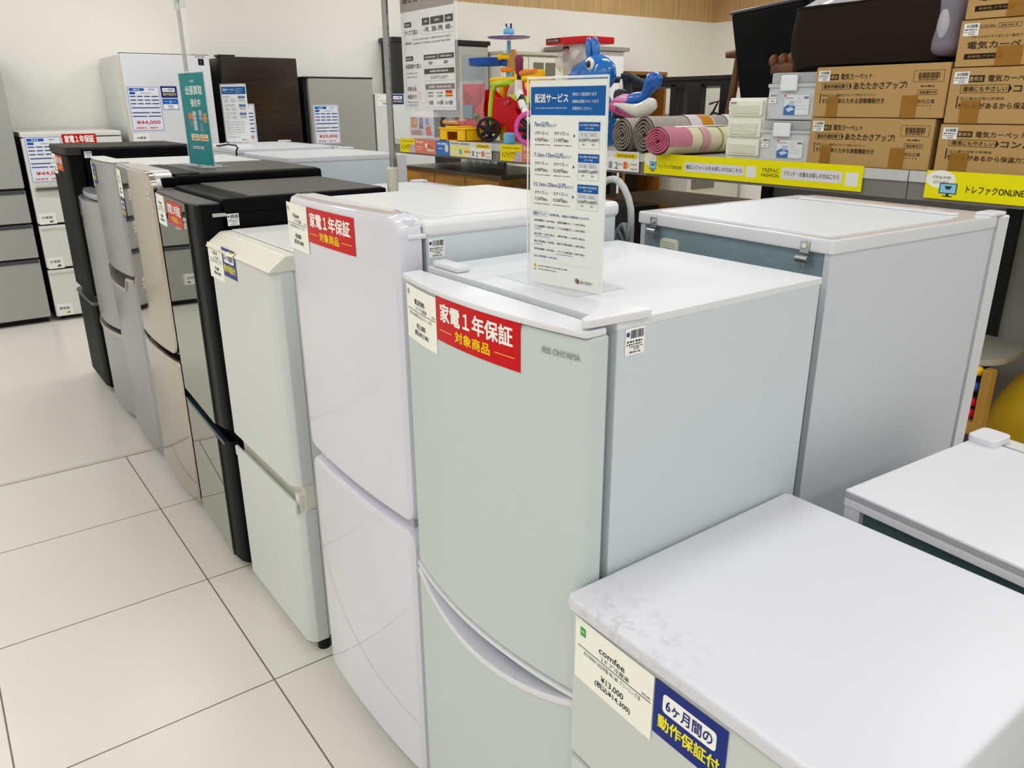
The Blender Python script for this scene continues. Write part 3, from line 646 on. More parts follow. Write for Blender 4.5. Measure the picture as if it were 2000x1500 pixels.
D=wdoor(T,'refrigerator_door',2.025,2.618,.72,1.81,brownm,.006); wdoor(T,'freezer_drawer',2.025,2.618,.05,.705,brownm,.006)
g=G(); g.box(2.01,2.14,YW+.002,YW+.1,1.808,1.822,mat('dark_side','22211f',.4),.004); g.build('hinge_cover',T)
g=G(); g.box(2.012,2.027,YW+.003,YW+.06,.04,1.805,plastic_black); g.build('door_frame',T)
price_sheet(D,2.02,1.475,.223,.305,'¥44,000','')
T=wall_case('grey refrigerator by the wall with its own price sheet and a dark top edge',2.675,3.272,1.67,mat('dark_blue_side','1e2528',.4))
gd=mat('grey_door','a6a49d',.33,metal=.3,bump=.02,bscale=200)
D=wdoor(T,'refrigerator_door',2.70,3.272,.76,1.668,gd,.008); wdoor(T,'freezer_drawer',2.70,3.272,.05,.745,gd,.008)
g=G(); g.box(2.672,3.276,YW-.002,YW+.2,1.668,1.68,mat('dark_blue_side','1e2528',.4),.003); g.build('top_panel',T)
price_sheet(D,2.722,1.466,.222,.305,'¥33,000','')
T=wall_case('plain white refrigerator by the wall beside the chrome pole with a blue sticker',3.285,3.86,1.55,mat('pl_side','cfd0cc',.4),.42)
pw=mat('pl_front','d3d6d2',.35)
D=wdoor(T,'refrigerator_door',3.285,3.86,.72,1.552,pw); wdoor(T,'freezer_drawer',3.285,3.86,.05,.705,pw)
panel('price_label',D,(3.31,6.3495,1.545),(1,0,0),ZU,.125,.095,[('e',.1,.15,.03,.04,'55585a'),('r',.05,.47,.95,.485,'9b9b98'),('d',.2,.52,.8,.57,'9b9b98',8),('t','¥18,000',.35,.68,.68,.85,K,10)],'e6e6df')
panel('warranty_sticker',D,(3.448,6.3495,1.548),(1,0,0),ZU,.112,.08,[('rr',.1,.16,.87,.5,.05,WH),('t','6ヶ月間の',.18,.22,.82,.44,'20307c',10),('t','動作保証付',.12,.58,.93,.83,'c9c25a',14)],'1b2a78')
# ---------------------------------------------------------------- acrylic stands and hanging sign
acr=mat('acrylic','20282a',.03,alpha=.03)
acr_edge=mat('acrylic_edge','eef2f2',.05,alpha=.55)
def stand(label,A,B,ht,base,items,bg,wd,group=None,thk=.004,tilt=0):
    A=Vector(A);B=Vector(B);u=(B-A).normalized();n=u.cross(Vector(ZU));z=A.z
    T=thing('sign_stand',label,'sign',((A.x+B.x)/2,(A.y+B.y)/2,z),group)
    def slabq(o,uu,vv,d,m,nm,par):
        g=G(); t=bmesh.new()
        q=[o,o+uu,o+uu+vv,o+vv]; a=[t.verts.new(p) for p in q]; b=[t.verts.new(p+d) for p in q]
        t.faces.new(a); t.faces.new(b[::-1])
        for i in range(4): t.faces.new((a[i],b[i],b[(i+1)%4],a[(i+1)%4]))
        bmesh.ops.recalc_face_normals(t,faces=t.faces[:]); g.merge(t,m); return g.build(nm,par,ang=0)
    o=A+Vector((0,0,.002))
    slabq(o,u*wd,Vector((0,0,ht)),n*.0015,acr,'front_pane',T)
    slabq(o-n*.004,u*wd,Vector((0,0,ht)),n*.0015,acr,'rear_pane',T)
    g=G(); g.box(base[0],base[1],base[2],base[3],z-.0015,z+.001,mat('acrylic_base','eef2f4',.04,alpha=.3),.0008,1); g.build('base_plate',T)
    g=G(); g.tube([o+u*wd+n*.0,o+u*wd+Vector((0,0,ht))],.0013,acr_edge,6); g.tube([o+Vector((0,0,ht)),o+u*wd+Vector((0,0,ht))],.0018,acr_edge,6); g.tube([o,o+Vector((0,0,ht))],.0013,acr_edge,6); g.build('pane_edge',T)
    panel('printed_sheet',T,o-n*.0022+u*.003+Vector((0,0,ht-.003)),u,ZU,wd-.006,ht-.006,items,bg,th=.0005,step=.0002)
    return T
BL='1a5ca3'; BT='24468c'
def delivery(small=False):
    L=[('r',.012,.03,.985,.16,BL),('t','配送サービス',.07,.062,.515,.102,WH,14),('t','有料にて配送承ります',.57,.058,.875,.073,'dfe8f2',5),('t','詳細は店頭スタッフまで',.57,.090,.9,.105,'dfe8f2',5),('t','お問合せください。',.57,.121,.82,.136,'dfe8f2',5),('d',.075,.123,.5,.131,'8fb4da',26)]
    rows=[('7km以内',.26,.19,'4,950円','7,150円','8,250円','10,450円'),('7.1km-15km以内',.46,.335,'6,000円','8,250円','10,450円','12,650円'),('15.1km-25km以内',.50,.478,'7,150円','9,350円','12,650円','14,850円')]
    for nm,wd,z,a,b,c,d in rows:
        L+=[('t',nm,.06,z,wd,z+.026,BT,10),('t','のエリア',wd+.012,z+.012,wd+.105,z+.026,BT,4),
        ('t','小サイズ',.07,z+.045,.2,z+.063,'3b3b3d',8),('t','(1点)',.205,z+.05,.26,z+.064,'6b6b6d'),('t',a,.07,z+.077,.19,z+.096,'3b3b3d',8),('t','(税込)',.195,z+.082,.255,z+.096,'3b3b3d',8),('d',.07,z+.108,.29,z+.113,'555555',14),
        ('t','大サイズ',.335,z+.045,.475,z+.063,'2b2b2d',8),('t','(1点)',.48,z+.05,.535,z+.064,'6b6b6d'),('t',b,.335,z+.077,.465,z+.096,'2b2b2d',8),('t','(税込)',.47,z+.082,.53,z+.096,'2b2b2d',8),('d',.335,z+.108,.57,z+.113,'444444',14),
        ('r',.31,z+.045,.312,z+.11,'cdd2da'),('p',[(.592,z+.055),(.592,z+.073),(.618,z+.064)],BT),
        ('o',.66,z+.0,.93,z+.122,.003,'9aa6bc'),('r',.66,z,.93,z+.04,BL),('t','2点以上配送する際の配送料金',.675,z+.008,.915,z+.018,'dfe8f2',4),('t','(全サイズ共通)',.745,z+.024,.85,z+.033,'dfe8f2',4),
        ('o',.675,z+.047,.78,z+.065,.003,'6f86b8'),('t','2点～4点',.69,z+.051,.765,z+.061,BT,4),('o',.80,z+.047,.905,z+.065,.003,'6f86b8'),('t','5点以上',.815,z+.051,.89,z+.061,BT,4),
        ('t',c,.672,z+.073,.788,z+.09,'3a3a3c',8),('t',d,.797,z+.073,.918,z+.09,'3a3a3c',8),('t','(税込)',.715,z+.097,.75,z+.106,'4a4a4c',6),('t','(税込)',.838,z+.097,.873,z+.106,'4a4a4c',6),('r',.7895,z+.045,.7905,z+.118,'c9cfda')]
    L+=[('o',.05,.625,.255,.652,.003,'7f93c4'),('t','配送オプション',.062,.630,.243,.646,BT,6),('t','下記作業に関し、1商品あたり別途料金をいただきます。',.275,.633,.83,.646,BT,5)]
    opt=[(.668,'縦型洗濯機取付 + 3,300円 (税込)','・縦型洗濯機 外し + 1,100円 (税込)'),(.698,'ドラム式洗濯機取付 + 5,500円 (税込)','・ドラム式洗濯機 外し + 2,200円 (税込)'),(.737,'組立作業 + 3,300円 (税込)','・解体作業 + 3,300円 (税込)'),(.775,'階段上げ作業(1階毎) + 1,100円 (税込)','・階段下げ作業(1階毎) + 1,100円 (税込)'),(.815,'回収作業(店舗他) + 2,200円 (税込)','・リサイクル回収作業 + 4,400円 (税込)')]
    for z,a,b in opt: L+=[('t',a,.07,z,.36,z+.0125,'4a4a4c',3),('t',b,.385,z,.775,z+.0125,'3a3a3c',4),('r',.05,z+.028,.93,z+.0287,'d5d8db')]
    L+=[('d',.07,.714,.18,.719,'7f93c4',9),('d',.07,.753,.29,.758,'7f93c4',14),('d',.07,.792,.19,.797,'7f93c4',9),('d',.38,.832,.62,.837,'7f93c4',16),('t','60kg以上特別家電等 + 6,600円 (税込)',.065,.852,.4,.8645,'6076a8',3),('r',.05,.882,.93,.8828,'b9bcc0'),
        ('p',[(.085,.895),(.06,.918),(.11,.918)],'d8cc3a'),('t','!',.081,.902,.089,.915,'4a4a20'),('d',.065,.925,.105,.932,'777777',3),('d',.13,.905,.55,.912,'666666',24),('d',.13,.922,.4,.929,'666666',16),
        ('p',[(.655,.946),(.655,.965),(.682,.972),(.682,.951)],'e0b51e'),('p',[(.682,.951),(.682,.972),(.705,.966),(.705,.946)],'3d4e86'),('p',[(.655,.946),(.682,.951),(.705,.946),(.678,.941)],'b98a2c'),('t','T',.66,.951,.677,.965,'2a2a2a',8),('t','トレジャーファクトリー',.712,.950,.89,.969,'2e2e30',16)]
    return L
stand('tall clear stand with a blue-headed delivery price sheet on the pale two-door refrigerator',(.728,.939,1.2025),(.754,.801,1.2025),.293,(.733,.835,.832,1.03),delivery(),'e9ebe8',.1405)
TL_='12868c'
teal=[('r',0,0,1,1,TL_),('t','冷蔵庫',.4,.075,.58,.1,'d9ecec',6),('t','出張買取',.2,.135,.86,.23,WH,14),('t','強化中',.36,.275,.74,.36,WH,14),
 ('r',.2,.43,.40,.49,'e07a4e'),('r',.2,.49,.40,.52,'8a6a72'),('r',.22,.53,.36,.58,'6f8f9d'),('r',.38,.41,.52,.62,'b9cbd2'),('r',.62,.40,.74,.51,'a9b3c4'),('e',.85,.48,.08,.05,'dfa04a'),('r',.62,.54,.74,.63,'7c8ba6'),
 ('r',.4,.46,.94,.467,'0e6f7c'),('r',.42,.50,.95,.506,'0e6f7c'),('r',.5,.55,.95,.556,'0e6f7c'),
 ('r',.21,.66,.53,.73,'ecdfb8'),('r',.56,.66,.88,.73,'ecdfb8'),('d',.27,.672,.47,.685,'8a7a50',4),('d',.62,.672,.82,.685,'8a7a50',4),('d',.25,.695,.5,.72,'d06a3a',5),('d',.59,.695,.86,.72,'d06a3a',5),
 ('r',.22,.795,.66,.825,'c9d6d6'),('d',.25,.802,.62,.818,'5a6f74',12)]
stand('teal buyback sign in a clear acrylic stand on the curved-door refrigerator',(.87,3.241,1.2505),(.894,3.021,1.2505),.325,(.853,.955,3.03,3.33),teal,TL_,.232)
stand('small delivery price sign in a clear stand on the far rear refrigerator',(1.412,4.487,1.2735),(1.496,4.334,1.2735),.293,(1.40,1.50,4.33,4.50),delivery(),'eceeee',.175)
# poles
chrome=mat('chrome','97989b',.08,metal=1.0); beige=mat('beige_plastic','c3bfae',.45)
def pole(label,x,y,top,sock,grp):
    T=thing('pole_stand',label,'pole stand',(x,y,0),grp)
    g=G(); g.lathe([(.022,0),(.022,.012),(.02,.02),(.012,.026)],mat('pole_base','8d8f90',.4,metal=.6),(x,y,0),n=32); g.build('base',T)
    g=G(); g.lathe([(.0105,.02),(.0105,sock+.02)],mat('pole_tube','84888a',.3,metal=.8),(x,y,0),n=16); g.build('lower_tube',T)
    g=G(); g.lathe([(.006,sock),(.006,top)],chrome,(x,y,0),n=16); g.build('upper_tube',T)
    g=G(); g.lathe([(.0085,sock+.02),(.0085,top-.3)],chrome,(x+.004,y-.004,0),n=16); g.build('tube',T)
    g=G(); g.lathe([(.016,sock-.05),(.018,sock-.048),(.018,sock+.026),(.014,sock+.03)],beige,(x,y,0),n=20); g.build('socket',T)
    return T
T=pole('chrome pole with a beige socket between the rows, carrying the hanging size guide',1.245,2.318,2.08,1.245,'chrome pole stands between the two rows')
g=G(); g.tube([(1.245,2.318,2.07),(1.30,2.318,2.07),(1.30,2.0,2.07)],.005,chrome,10); g.build('arm',T)
T=pole('chrome pole with an empty clear sleeve rising behind the teal sign',1.225,4.41,2.30,1.26,'chrome pole stands between the two rows')
g=G(); g.tube([(1.225,4.41,1.962),(1.212,4.39,1.962),(1.212,4.23,1.962)],.005,chrome,10); g.build('arm',T)
T=thing('sign_sleeve','empty clear plastic sleeve hanging on the chrome pole above the teal sign','sign holder',(1.21,4.31,1.50))
u=Vector(NX); A=Vector((1.209,4.385,1.50))
panel('sleeve_film',T,A+Vector((0,0,.43)),u,ZU,.155,.43,[],'ffffff',th=.002,matl=mat('clear_film','f4f4f6',.05,alpha=.22))
g=G(); g.box(-.012,.012,-.004,.004,0,.05,mat('clear_clip','dcdedf',.1,alpha=.6),.002,1,M=Matrix.Translation((1.2105,4.368,1.905))); g.build('clip',T)
g=G(); g.box(-.012,.012,-.004,.004,0,.05,mat('clear_clip','dcdedf',.1,alpha=.6),.002,1,M=Matrix.Translation((1.2105,4.25,1.905))); g.build('clip',T)
# hanging guide
T=thing('hanging_sign','white hanging size guide with a grey-brown heading in a clear sleeve','sign',(1.30,2.16,1.42))
A=Vector((1.300,2.312,1.448)); u=Vector(NX); n=u.cross(Vector(ZU)); wd,ht=.300,.475
GR='9c9290'; DK='4d4a47'
hg=[('r',0,0,1,.415,GR),('t','選び方',.05,.30,.36,.365,'2c2a2a',10),('r',.56,.362,.73,.37,'2c2a2a'),('t','サイズ',.05,.2,.36,.26,'2c2a2a',10),
 ('r',.07,.475,.21,.505,DK),('d',.09,.483,.18,.497,'b9b5b0',5),('t','サイズで選ぶ',.07,.522,.33,.552,'3f3d3b',6),
 ('r',.42,.465,.56,.505,DK),('r',.58,.465,.82,.505,DK),('r',.84,.465,.985,.505,DK),('t','1人暮らし',.46,.477,.53,.492,WH,4),('t','2人暮らし',.65,.477,.76,.492,WH,6),('t','3人暮らし',.87,.477,.96,.492,WH,4),
 ('o',.42,.505,.985,.56,.003,'bdbab7'),('t','~199L',.45,.517,.55,.545,'4a4846',6),('t','200L~399L',.60,.517,.81,.545,'4a4846',6),('t','400L~',.85,.517,.97,.545,'4a4846',6),
 ('d',.24,.575,.95,.586,'8f8d8a',22),('d',.24,.598,.93,.609,'8f8d8a',26),('o',.06,.585,.22,.61,.003,'c9c6c3'),('d',.08,.592,.2,.604,'77746f',6),
 ('r',.07,.675,.22,.703,DK),('d',.09,.682,.19,.696,'b9b5b0',5),('t','設置場所で選ぶ',.07,.722,.37,.75,'3f3d3b',6),('d',.07,.772,.3,.782,'9a9794',8),('d',.07,.795,.3,.805,'9a9794',8),
 ('r',.43,.675,.69,.704,DK),('r',.70,.675,.985,.704,DK),('d',.46,.683,.66,.695,'c9c6c3',10),('d',.74,.683,.95,.695,'c9c6c3',10),('o',.43,.704,.985,.745,.003,'bdbab7'),('t','左開き',.52,.715,.6,.733,'4a4846',8),('t','右開き',.8,.715,.88,.733,'4a4846',8),
 ('r',.43,.757,.985,.787,DK),('d',.54,.765,.88,.778,'c9c6c3',16),('o',.43,.787,.985,.828,.003,'bdbab7'),('t','フレンチドア どっちもドア',.54,.798,.87,.818,'3a3836',6),
 ('t','家電全品',.08,.858,.26,.884,'4a4846',8),('t','保証付き',.08,.906,.26,.932,'4a4846',8),('rr',.285,.885,.35,.935,.02,'e6c9c9'),
 ('r',.44,.846,.985,.878,'7d7875'),('t','保証期間',.51,.855,.62,.87,WH,4),('d',.65,.856,.93,.869,'c9c6c3',14),('o',.44,.878,.985,.985,.003,'bdbab7'),('d',.49,.893,.6,.902,'77746f',5),('d',.49,.912,.6,.921,'77746f',5),('d',.66,.893,.77,.902,'77746f',5),('d',.66,.912,.77,.921,'77746f',5),('r',.82,.885,.94,.92,'c0392b'),('r',.82,.903,.94,.913,'e5b84a'),
 ('t','7日間',.5,.945,.58,.968,'3a3836',6),('t','6ヶ月間',.66,.945,.77,.968,'3a3836',6),('t','12ヶ月間',.81,.945,.94,.968,'3a3836',6),('d',.08,.948,.3,.957,'9a9794',8),('d',.08,.966,.3,.975,'9a9794',8)]
panel('printed_sheet',T,A+Vector((0,0,ht)),u,ZU,wd,ht,hg,'dcdcde',th=.0008,step=.0003)
panel('clear_sleeve',T,A+Vector((0,0,ht+.03))-u*.003-n*.0035,u,ZU,wd+.012,ht+.05,[],'ffffff',th=.0012,matl=mat('clear_film','f4f4f6',.05,alpha=.22))
for s in (.04,.26):
    g=G(); p=A+u*s; g.tube([(p.x,p.y,1.452+ht),(p.x,p.y,2.065),(p.x,p.y,2.08)],.002,chrome,6); g.build('hook',T)
# ---------------------------------------------------------------- shelving across the far aisle (front at x = 2.69)
SX0,SX1=2.70,4.45; SZ=1.245
deckm=mat('shelf_grey','a9a59d',.5); lipm=mat('shelf_lip','7d7873',.45); railm=mat('price_rail','c6c8c8',.25); upm=mat('upright_black','0f0f11',.4)
backm=mat('back_board','a2a29a',.6)
T=thing('shelving_unit','long dark-uprights shelving unit holding toys, rolled rugs and cardboard boxes','shelf',(3.3,2.0,0))
ys=[-.98,.18,1.38,2.58,3.78,4.97]
for a,b in zip(ys,ys[1:]):
    g=G(); g.box(SX0,SX1,a+.002,b-.002,1.222,SZ,deckm,.002); D=g.build('shelf_board',T)
    g=G(); g.box(2.693,2.70,a+.002,b-.002,1.155,1.243,lipm); g.box(2.687,2.694,a+.002,b-.002,1.213,1.249,railm,.001,1); g.build('front_lip',D)
    if a > 1: g=G(); g.box(2.80,SX1,a+.002,b-.002,.10,.16,deckm); g.build('base_board',T)
for y in ys:
    g=G(); g.box(3.58,3.635,y-.025,y+.03,.10,1.222,upm,.002); g.build('upright',T)
    g=G(); g.prism([(2.75,1.222),(3.6,1.222),(3.6,1.10),(3.5,1.10)],'y',y-.002,y+.004,upm); g.build('bracket',T)
    g=G(); g.box(2.95,4.4,y-.03,y+.03,0,.10,upm); g.build('foot',T)
for a,b in list(zip(ys,ys[1:]))[:3]:
    g=G(); g.box(3.61,3.622,a+.03,b-.025,.16,1.222,backm); g.build('back_board',T)
def strip(name,label,yl,yr,items,bg,z1=1.2545,z0=1.166,cat='shelf sign',grp='paper signs along the shelf edge'):
    o=panel(name,None,(2.685,yl,z1),NX,ZU,yl-yr,z1-z0,items,bg,th=.0008,rough=.3,base=(2.685,(yl+yr)/2,z0)); tag(o,label,cat,grp); return o
YL='f0e513'
def online(full=True):
    L=[('e',.045,.3,.045,.32,'f3f1e6'),('t','ONLINE',.02,.18,.075,.28,'6b6b66',3),('t','STORE',.025,.36,.07,.46,'6b6b66',3),('r',.045,.42,.098,.8,'2c5878'),('r',.0485,.455,.0945,.765,'93c9ea'),('p',[(.061,.52),(.083,.52),(.078,.64),(.066,.64)],'33414d'),('r',.068,.8,.076,.88,K),('r',.057,.87,.087,.9,K),
     ('t','トレファクONLINE',.125,.46,.285,.72,'2a2a12',14),('rr',.315,.3,.675,.76,.008,'eeedea'),('t','幅広いジャンルをお探しの方はこちら',.33,.43,.66,.63,'3a3a38',6),
     ]
    return L
o=strip('shelf_banner','yellow online-shop banner under the rolled rugs, the longer one in view',2.598,1.540,
 [('e',.035,.3,.035,.33,'f3f1e6'),('r',.032,.4,.07,.78,'2c5878'),('r',.0345,.43,.0675,.75,'93c9ea'),('p',[(.043,.5),(.059,.5),(.055,.6),(.047,.6)],'33414d'),('r',.048,.78,.054,.86,K),('r',.04,.85,.062,.875,K),
  ('t','トレファクONLINE',.085,.5,.21,.7,'4a4a1e',8),('rr',.225,.32,.52,.75,.006,'dfdde3'),('t','幅広いジャンルをお探しの方はこちら',.235,.43,.51,.63,'3a3a38',6),('rr',.53,.3,.575,.8,.004,'e9e8e2'),
  ('t','TREFAC',.6,.34,.675,.5,'3b3b14',4),('t','FASHION',.6,.55,.675,.71,'3b3b14',4),('rr',.685,.26,.925,.74,.006,'dfdde3'),('t','ブランド・古着をお探しの方はこちら',.695,.40,.915,.6,'3a3a38',6),('rr',.938,.28,.985,.82,.004,'e9e8e2')],YL)
o=strip('shelf_banner','yellow online-shop banner under the cardboard boxes, cut off by the right edge',1.318,.26,online(),YL)
APP=[('d',.12,.16,.9,.24,'8a7f1c',10),('t','トレファクアプリ',.1,.42,.72,.82,'2d2b14',10),('p',[(.55,1),(.8,.45),(1,.4),(1,1)],'d9b9b4'),('rr',.72,.38,.93,.95,.05,'bfb3cc')]
def salmon(): return [('t','買',.06,.1,.13,.3,WH,8),('d',.16,.12,.42,.28,'f4dcd2',5),('d',.08,.5,.38,.58,'f0d4c8',6),('d',.08,.68,.3,.76,'f0d4c8',5),('e',.56,.42,.07,.17,'e9ddd0'),('p',[(.6,.5),(.62,.3),(.9,.62)],'b65a48'),('rr',.56,.66,.92,.82,.03,'ead9cc')]
def mem(): return [('r',0,0,1,.3,'dcdcd6'),('d',.03,.08,.5,.2,'77776e',12),('rr',.64,.1,.97,.34,.02,'e9c81e'),('d',.68,.14,.93,.28,'8f7d14',8),('r',.0,.3,.5,.98,'efe285'),('e',.1,.7,.03,.16,'e8e6da'),('e',.18,.7,.03,.16,'eedcd8'),('e',.27,.66,.035,.2,'79b48a'),('r',.36,.58,.52,.7,'e0855a'),('r',.38,.74,.5,.9,'efe6c0'),('r',.545,.55,.6,.9,'8d96a8'),('t','2',.64,.58,.69,.9,'4a4a48',6),('d',.7,.6,.76,.7,'8b8b88',3),('rr',.77,.52,.83,.88,.015,'e2705c'),('rr',.82,.6,.86,.82,.01,'eac24a'),('d',.88,.56,.97,.68,'9c9c98',4),('d',.88,.8,.98,.92,'9c9c98',4)]
for yl,tg,tg2 in ((4.865,'at the far left end of the shelf edge','left of the small blue sign'),(3.715,'just left of the tall delivery stand','half hidden by the tall delivery stand')):
    strip('shelf_sign','yellow app sign on the shelf edge, '+tg,yl,yl-.20,APP,'f0d813')
    strip('shelf_sign','salmon pink sign on the shelf edge, '+tg2,yl-.20,yl-.46,salmon(),'dd7f66')
strip('shelf_sign','small blue sign on the shelf edge under the yellow crate',4.402,4.24,[('d',.12,.14,.85,.3,'dfe8f6',6),('d',.16,.5,.5,.6,'c9d9f0',3),('e',.76,.5,.13,.28,'e6d9cc')],'3f77c0')
strip('shelf_sign','white and yellow membership sign on the shelf edge under the black toy wheels',4.24,3.80,mem(),'efefe8')
strip('shelf_sign','white and yellow membership sign on the shelf edge under the grey rugs',3.07,2.632,mem(),'efefe8')
# ---------------------------------------------------------------- cardboard boxes
card=mat('cardboard','b8935c',.75,bump=.15,bscale=120,var=.05,vscale=9); card_edge=mat('cardboard_edge','9c7a46',.8); tapem=mat('brown_tape','a8741f',.3,spec=.3,alpha=.68)
IN='2b2218'
def carpet_box(label,yl,w,z,h,d,style,x=2.72,seal=True,stk=True):
    T=thing('cardboard_box',label,'box',(x+d/2,yl-w/2,z),'electric carpet boxes stacked on the shelf')
    g=G(); g.box(x,x+d,yl-w,yl,z,z+h,card,.004,2); B=g.build('carton',T)
    if style=='a':
        L=[('r',.075,.15,.19,.26,IN),('t','2畳相当',.09,.17,.18,.24,'c9a973',6),('t','電気カーペット',.21,.14,.455,.26,IN,10),('o',.06,.32,.29,.455,.0025,IN),('p',[(.29,.32),(.305,.385),(.29,.455)],IN),('t','遠赤外線効果で',.075,.345,.28,.43,IN,10),('t','あたたかさアップ!',.32,.315,.72,.455,IN,16),('r',.055,.52,.062,.72,IN),('t','室温センサー連動省エネモードで家計にもやさしい',.075,.535,.5,.585,'5a4930',3),('t','すばやくあたためる速暖機能付き',.075,.625,.57,.725,IN,12),
         ('o',.76,.13,.97,.34,.0025,'4a3a26'),('b',.795,.17,.94,.28,IN,18),('d',.80,.29,.93,.31,IN,8),('d',.82,.4,.92,.43,IN,6),('o',.80,.48,.94,.575,.0025,'4a3a26'),('t','保証書在中',.815,.5,.93,.555,IN,6),('t','株式会社広電',.75,.655,.93,.73,'4f3f28',6),('d',.78,.76,.92,.775,'5a4930',6)]
        tp=[(.12,.21),(.70,.81)]
    elif style=='b':
        L=[('r',.075,.14,.20,.26,IN),('t','1.5畳相当',.085,.16,.19,.24,'c9a973',6),('t','電気カーペット',.22,.14,.50,.26,IN,10),('o',.07,.31,.345,.45,.0025,IN),('p',[(.345,.31),(.362,.38),(.345,.45)],IN),('t','環境にもやさしい',.085,.335,.335,.425,IN,10),('t','コンパクト収納',.37,.31,.80,.45,IN,16),('r',.06,.5,.067,.72,IN),('t','折り畳み可能な新構造',.08,.525,.33,.575,'5a4930',3),('t','空気層があるから保温力アップ',.075,.625,.62,.735,IN,12)]
        tp=[(.09,.20),(.72,.82)]
    else:
        L=[('t','KODEN',.11,.12,.2,.19,'5a4930',8),('o',.215,.1,.34,.2,.003,'6b583a'),('d',.23,.13,.325,.17,'6b583a',5),('t','コタツの中ですぐ使える一畳用カーペット',.07,.34,.43,.4,'5a4930',3),('t','電気カーペット',.06,.46,.47,.62,IN,12),('r',.05,.72,.27,.84,IN),('t','本体色:ブラウン',.07,.75,.25,.81,'b08a55',4),('t','VWC111-LBH',.29,.73,.47,.82,'4f3f28',5),('r',.55,.3,.98,.72,IN),('t','スリム',.6,.36,.8,.5,'b08a55',8),('t','(1畳)',.6,.55,.75,.65,'b08a55',6)]
        tp=[(.23,.37)]
    panel('print',B,(x-.0002,yl,z+h),NX,ZU,w,h,L,None,th=.0001,step=.0002,rough=.7)
    if seal:
        for a,b in tp:
            g=G(); g.box(x-.0022,x+.04,yl-w*b,yl-w*a,z-.0004,z+h*.42,tapem); g.build('tape',T)
    if stk:
        panel('price_sticker',T,(x-.0012,yl-.012,z+h*.93),NX,ZU,.046,.036,[('b',.2,.1,.95,.35,K,14),('d',.08,.45,.95,.55,K,6),('d',.08,.65,.8,.72,K,6),('t','¥3,800',.35,.8,.75,.92,K,6)],'ecece8')
    g=G(); g.box(x+.002,x+d-.002,yl-w-.0012,yl-w+.001,z+.004,z+h-.004,card_edge); g.build('side_flap',T)
    return T
carpet_box('lower cardboard carpet box of the left stack, right of the clear bins',1.795,.458,1.2475,.165,.40,'a')
carpet_box('upper cardboard carpet box of the left stack, under the dark brown bag',1.795,.478,1.4145,.170,.40,'a')
carpet_box('bottom cardboard carpet box of the stack at the right edge',1.318,.52,1.2475,.150,.45,'b')
carpet_box('cardboard carpet box at the right edge, second from the bottom of its stack',1.312,.52,1.3995,.166,.45,'b')
carpet_box('cardboard carpet box at the right edge, third from the bottom of its stack',1.308,.52,1.5675,.134,.45,'c')
carpet_box('topmost cardboard carpet box at the right edge, cut off by the picture top',1.300,.52,1.7035,.13,.45,'c')
# ---------------------------------------------------------------- dark quilt bag on the boxes
random.seed(4)
T=thing('bedding_bag','dark brown fabric bedding bag with a clear crinkled top lying on the boxes','bag',(2.95,1.66,1.586))
bagm=mat('bag_brown','261d15',.9,bump=.5,bscale=30,spec=.2); film=mat('bag_film','e9e6ee',.12,alpha=.55,bump=.6,bscale=25); quiltm=mat('quilt_mauve','9a929c',.8,bump=.5,bscale=30)
def bagfn(u,v):
    # wrap around (u) and up (v): superellipse plan, sagging sides
    a=2*math.pi*u; ex=.35
    cx=abs(math.cos(a))**ex*math.copysign(1,math.cos(a)); cy=abs(math.sin(a))**ex*math.copysign(1,math.sin(a))
    bulge=1+.035*math.sin(math.pi*v)+.008*math.sin(9*a+4*v)*math.sin(math.pi*v)-.05*(1-v)**3
    y=1.655+cy*.292*bulge; x=2.94+cx*.225*bulge
    zb=1.592; z=zb+.185*v+.012*math.sin(5*a+1)*math.sin(math.pi*v)
    if y>1.80: z-= .012*(y-1.80)/.15*(1-v)
    return Vector((x,y,z+ .02*v*(1 if y<1.6 else .4)))
g=G(); g.grid(bagfn,64,14,bagm,closed_u=True); 
t=bmesh.new(); t.faces.new([t.verts.new(bagfn(k/64,0)) for k in range(64)]); g.merge(t,bagm); g.build('fabric_side',T,wn=False,ang=60)
def filmfn(u,v):
    p=bagfn(u,1.0); c=Vector((2.94,1.655,1.86)); k=v
    q=p.lerp(c,k); q.z=p.z+.075*math.sin(min(1,k*1.2)*math.pi/2)+.012*math.sin(23*u*6.28+9*k)*math.sin(math.pi*min(1,k+.05))
    return q
g=G(); g.grid(filmfn,72,12,film,closed_u=True); g.build('clear_top',T,wn=False,ang=25)
g=G(); g.tube([bagfn(k/64,1.0)+Vector((0,0,.002)) for k in range(64)],.005,bagm,6,closed=True); g.build('seam_piping',T)
g=G(); g.ball((2.94,1.64,1.80),(.2,.255,.09),quiltm,28,fn=lambda c:c*(1+.04*math.sin(9*c.x+7*c.y))); g.build('quilt',T,wn=False)
# rest of the quilt at its right end, patterned
g=G(); g.box(2.735,3.02,1.322,1.42,1.605,1.80,mat('quilt_mauve2','7d7684',.9,bump=.8,bscale=22,var=.35,vscale=14),.035,4); g.ball((2.742,1.372,1.70),(.014,.022,.05),mat('quilt_white','b5b0ba',.9),14); g.build('quilt_end',T,wn=False)
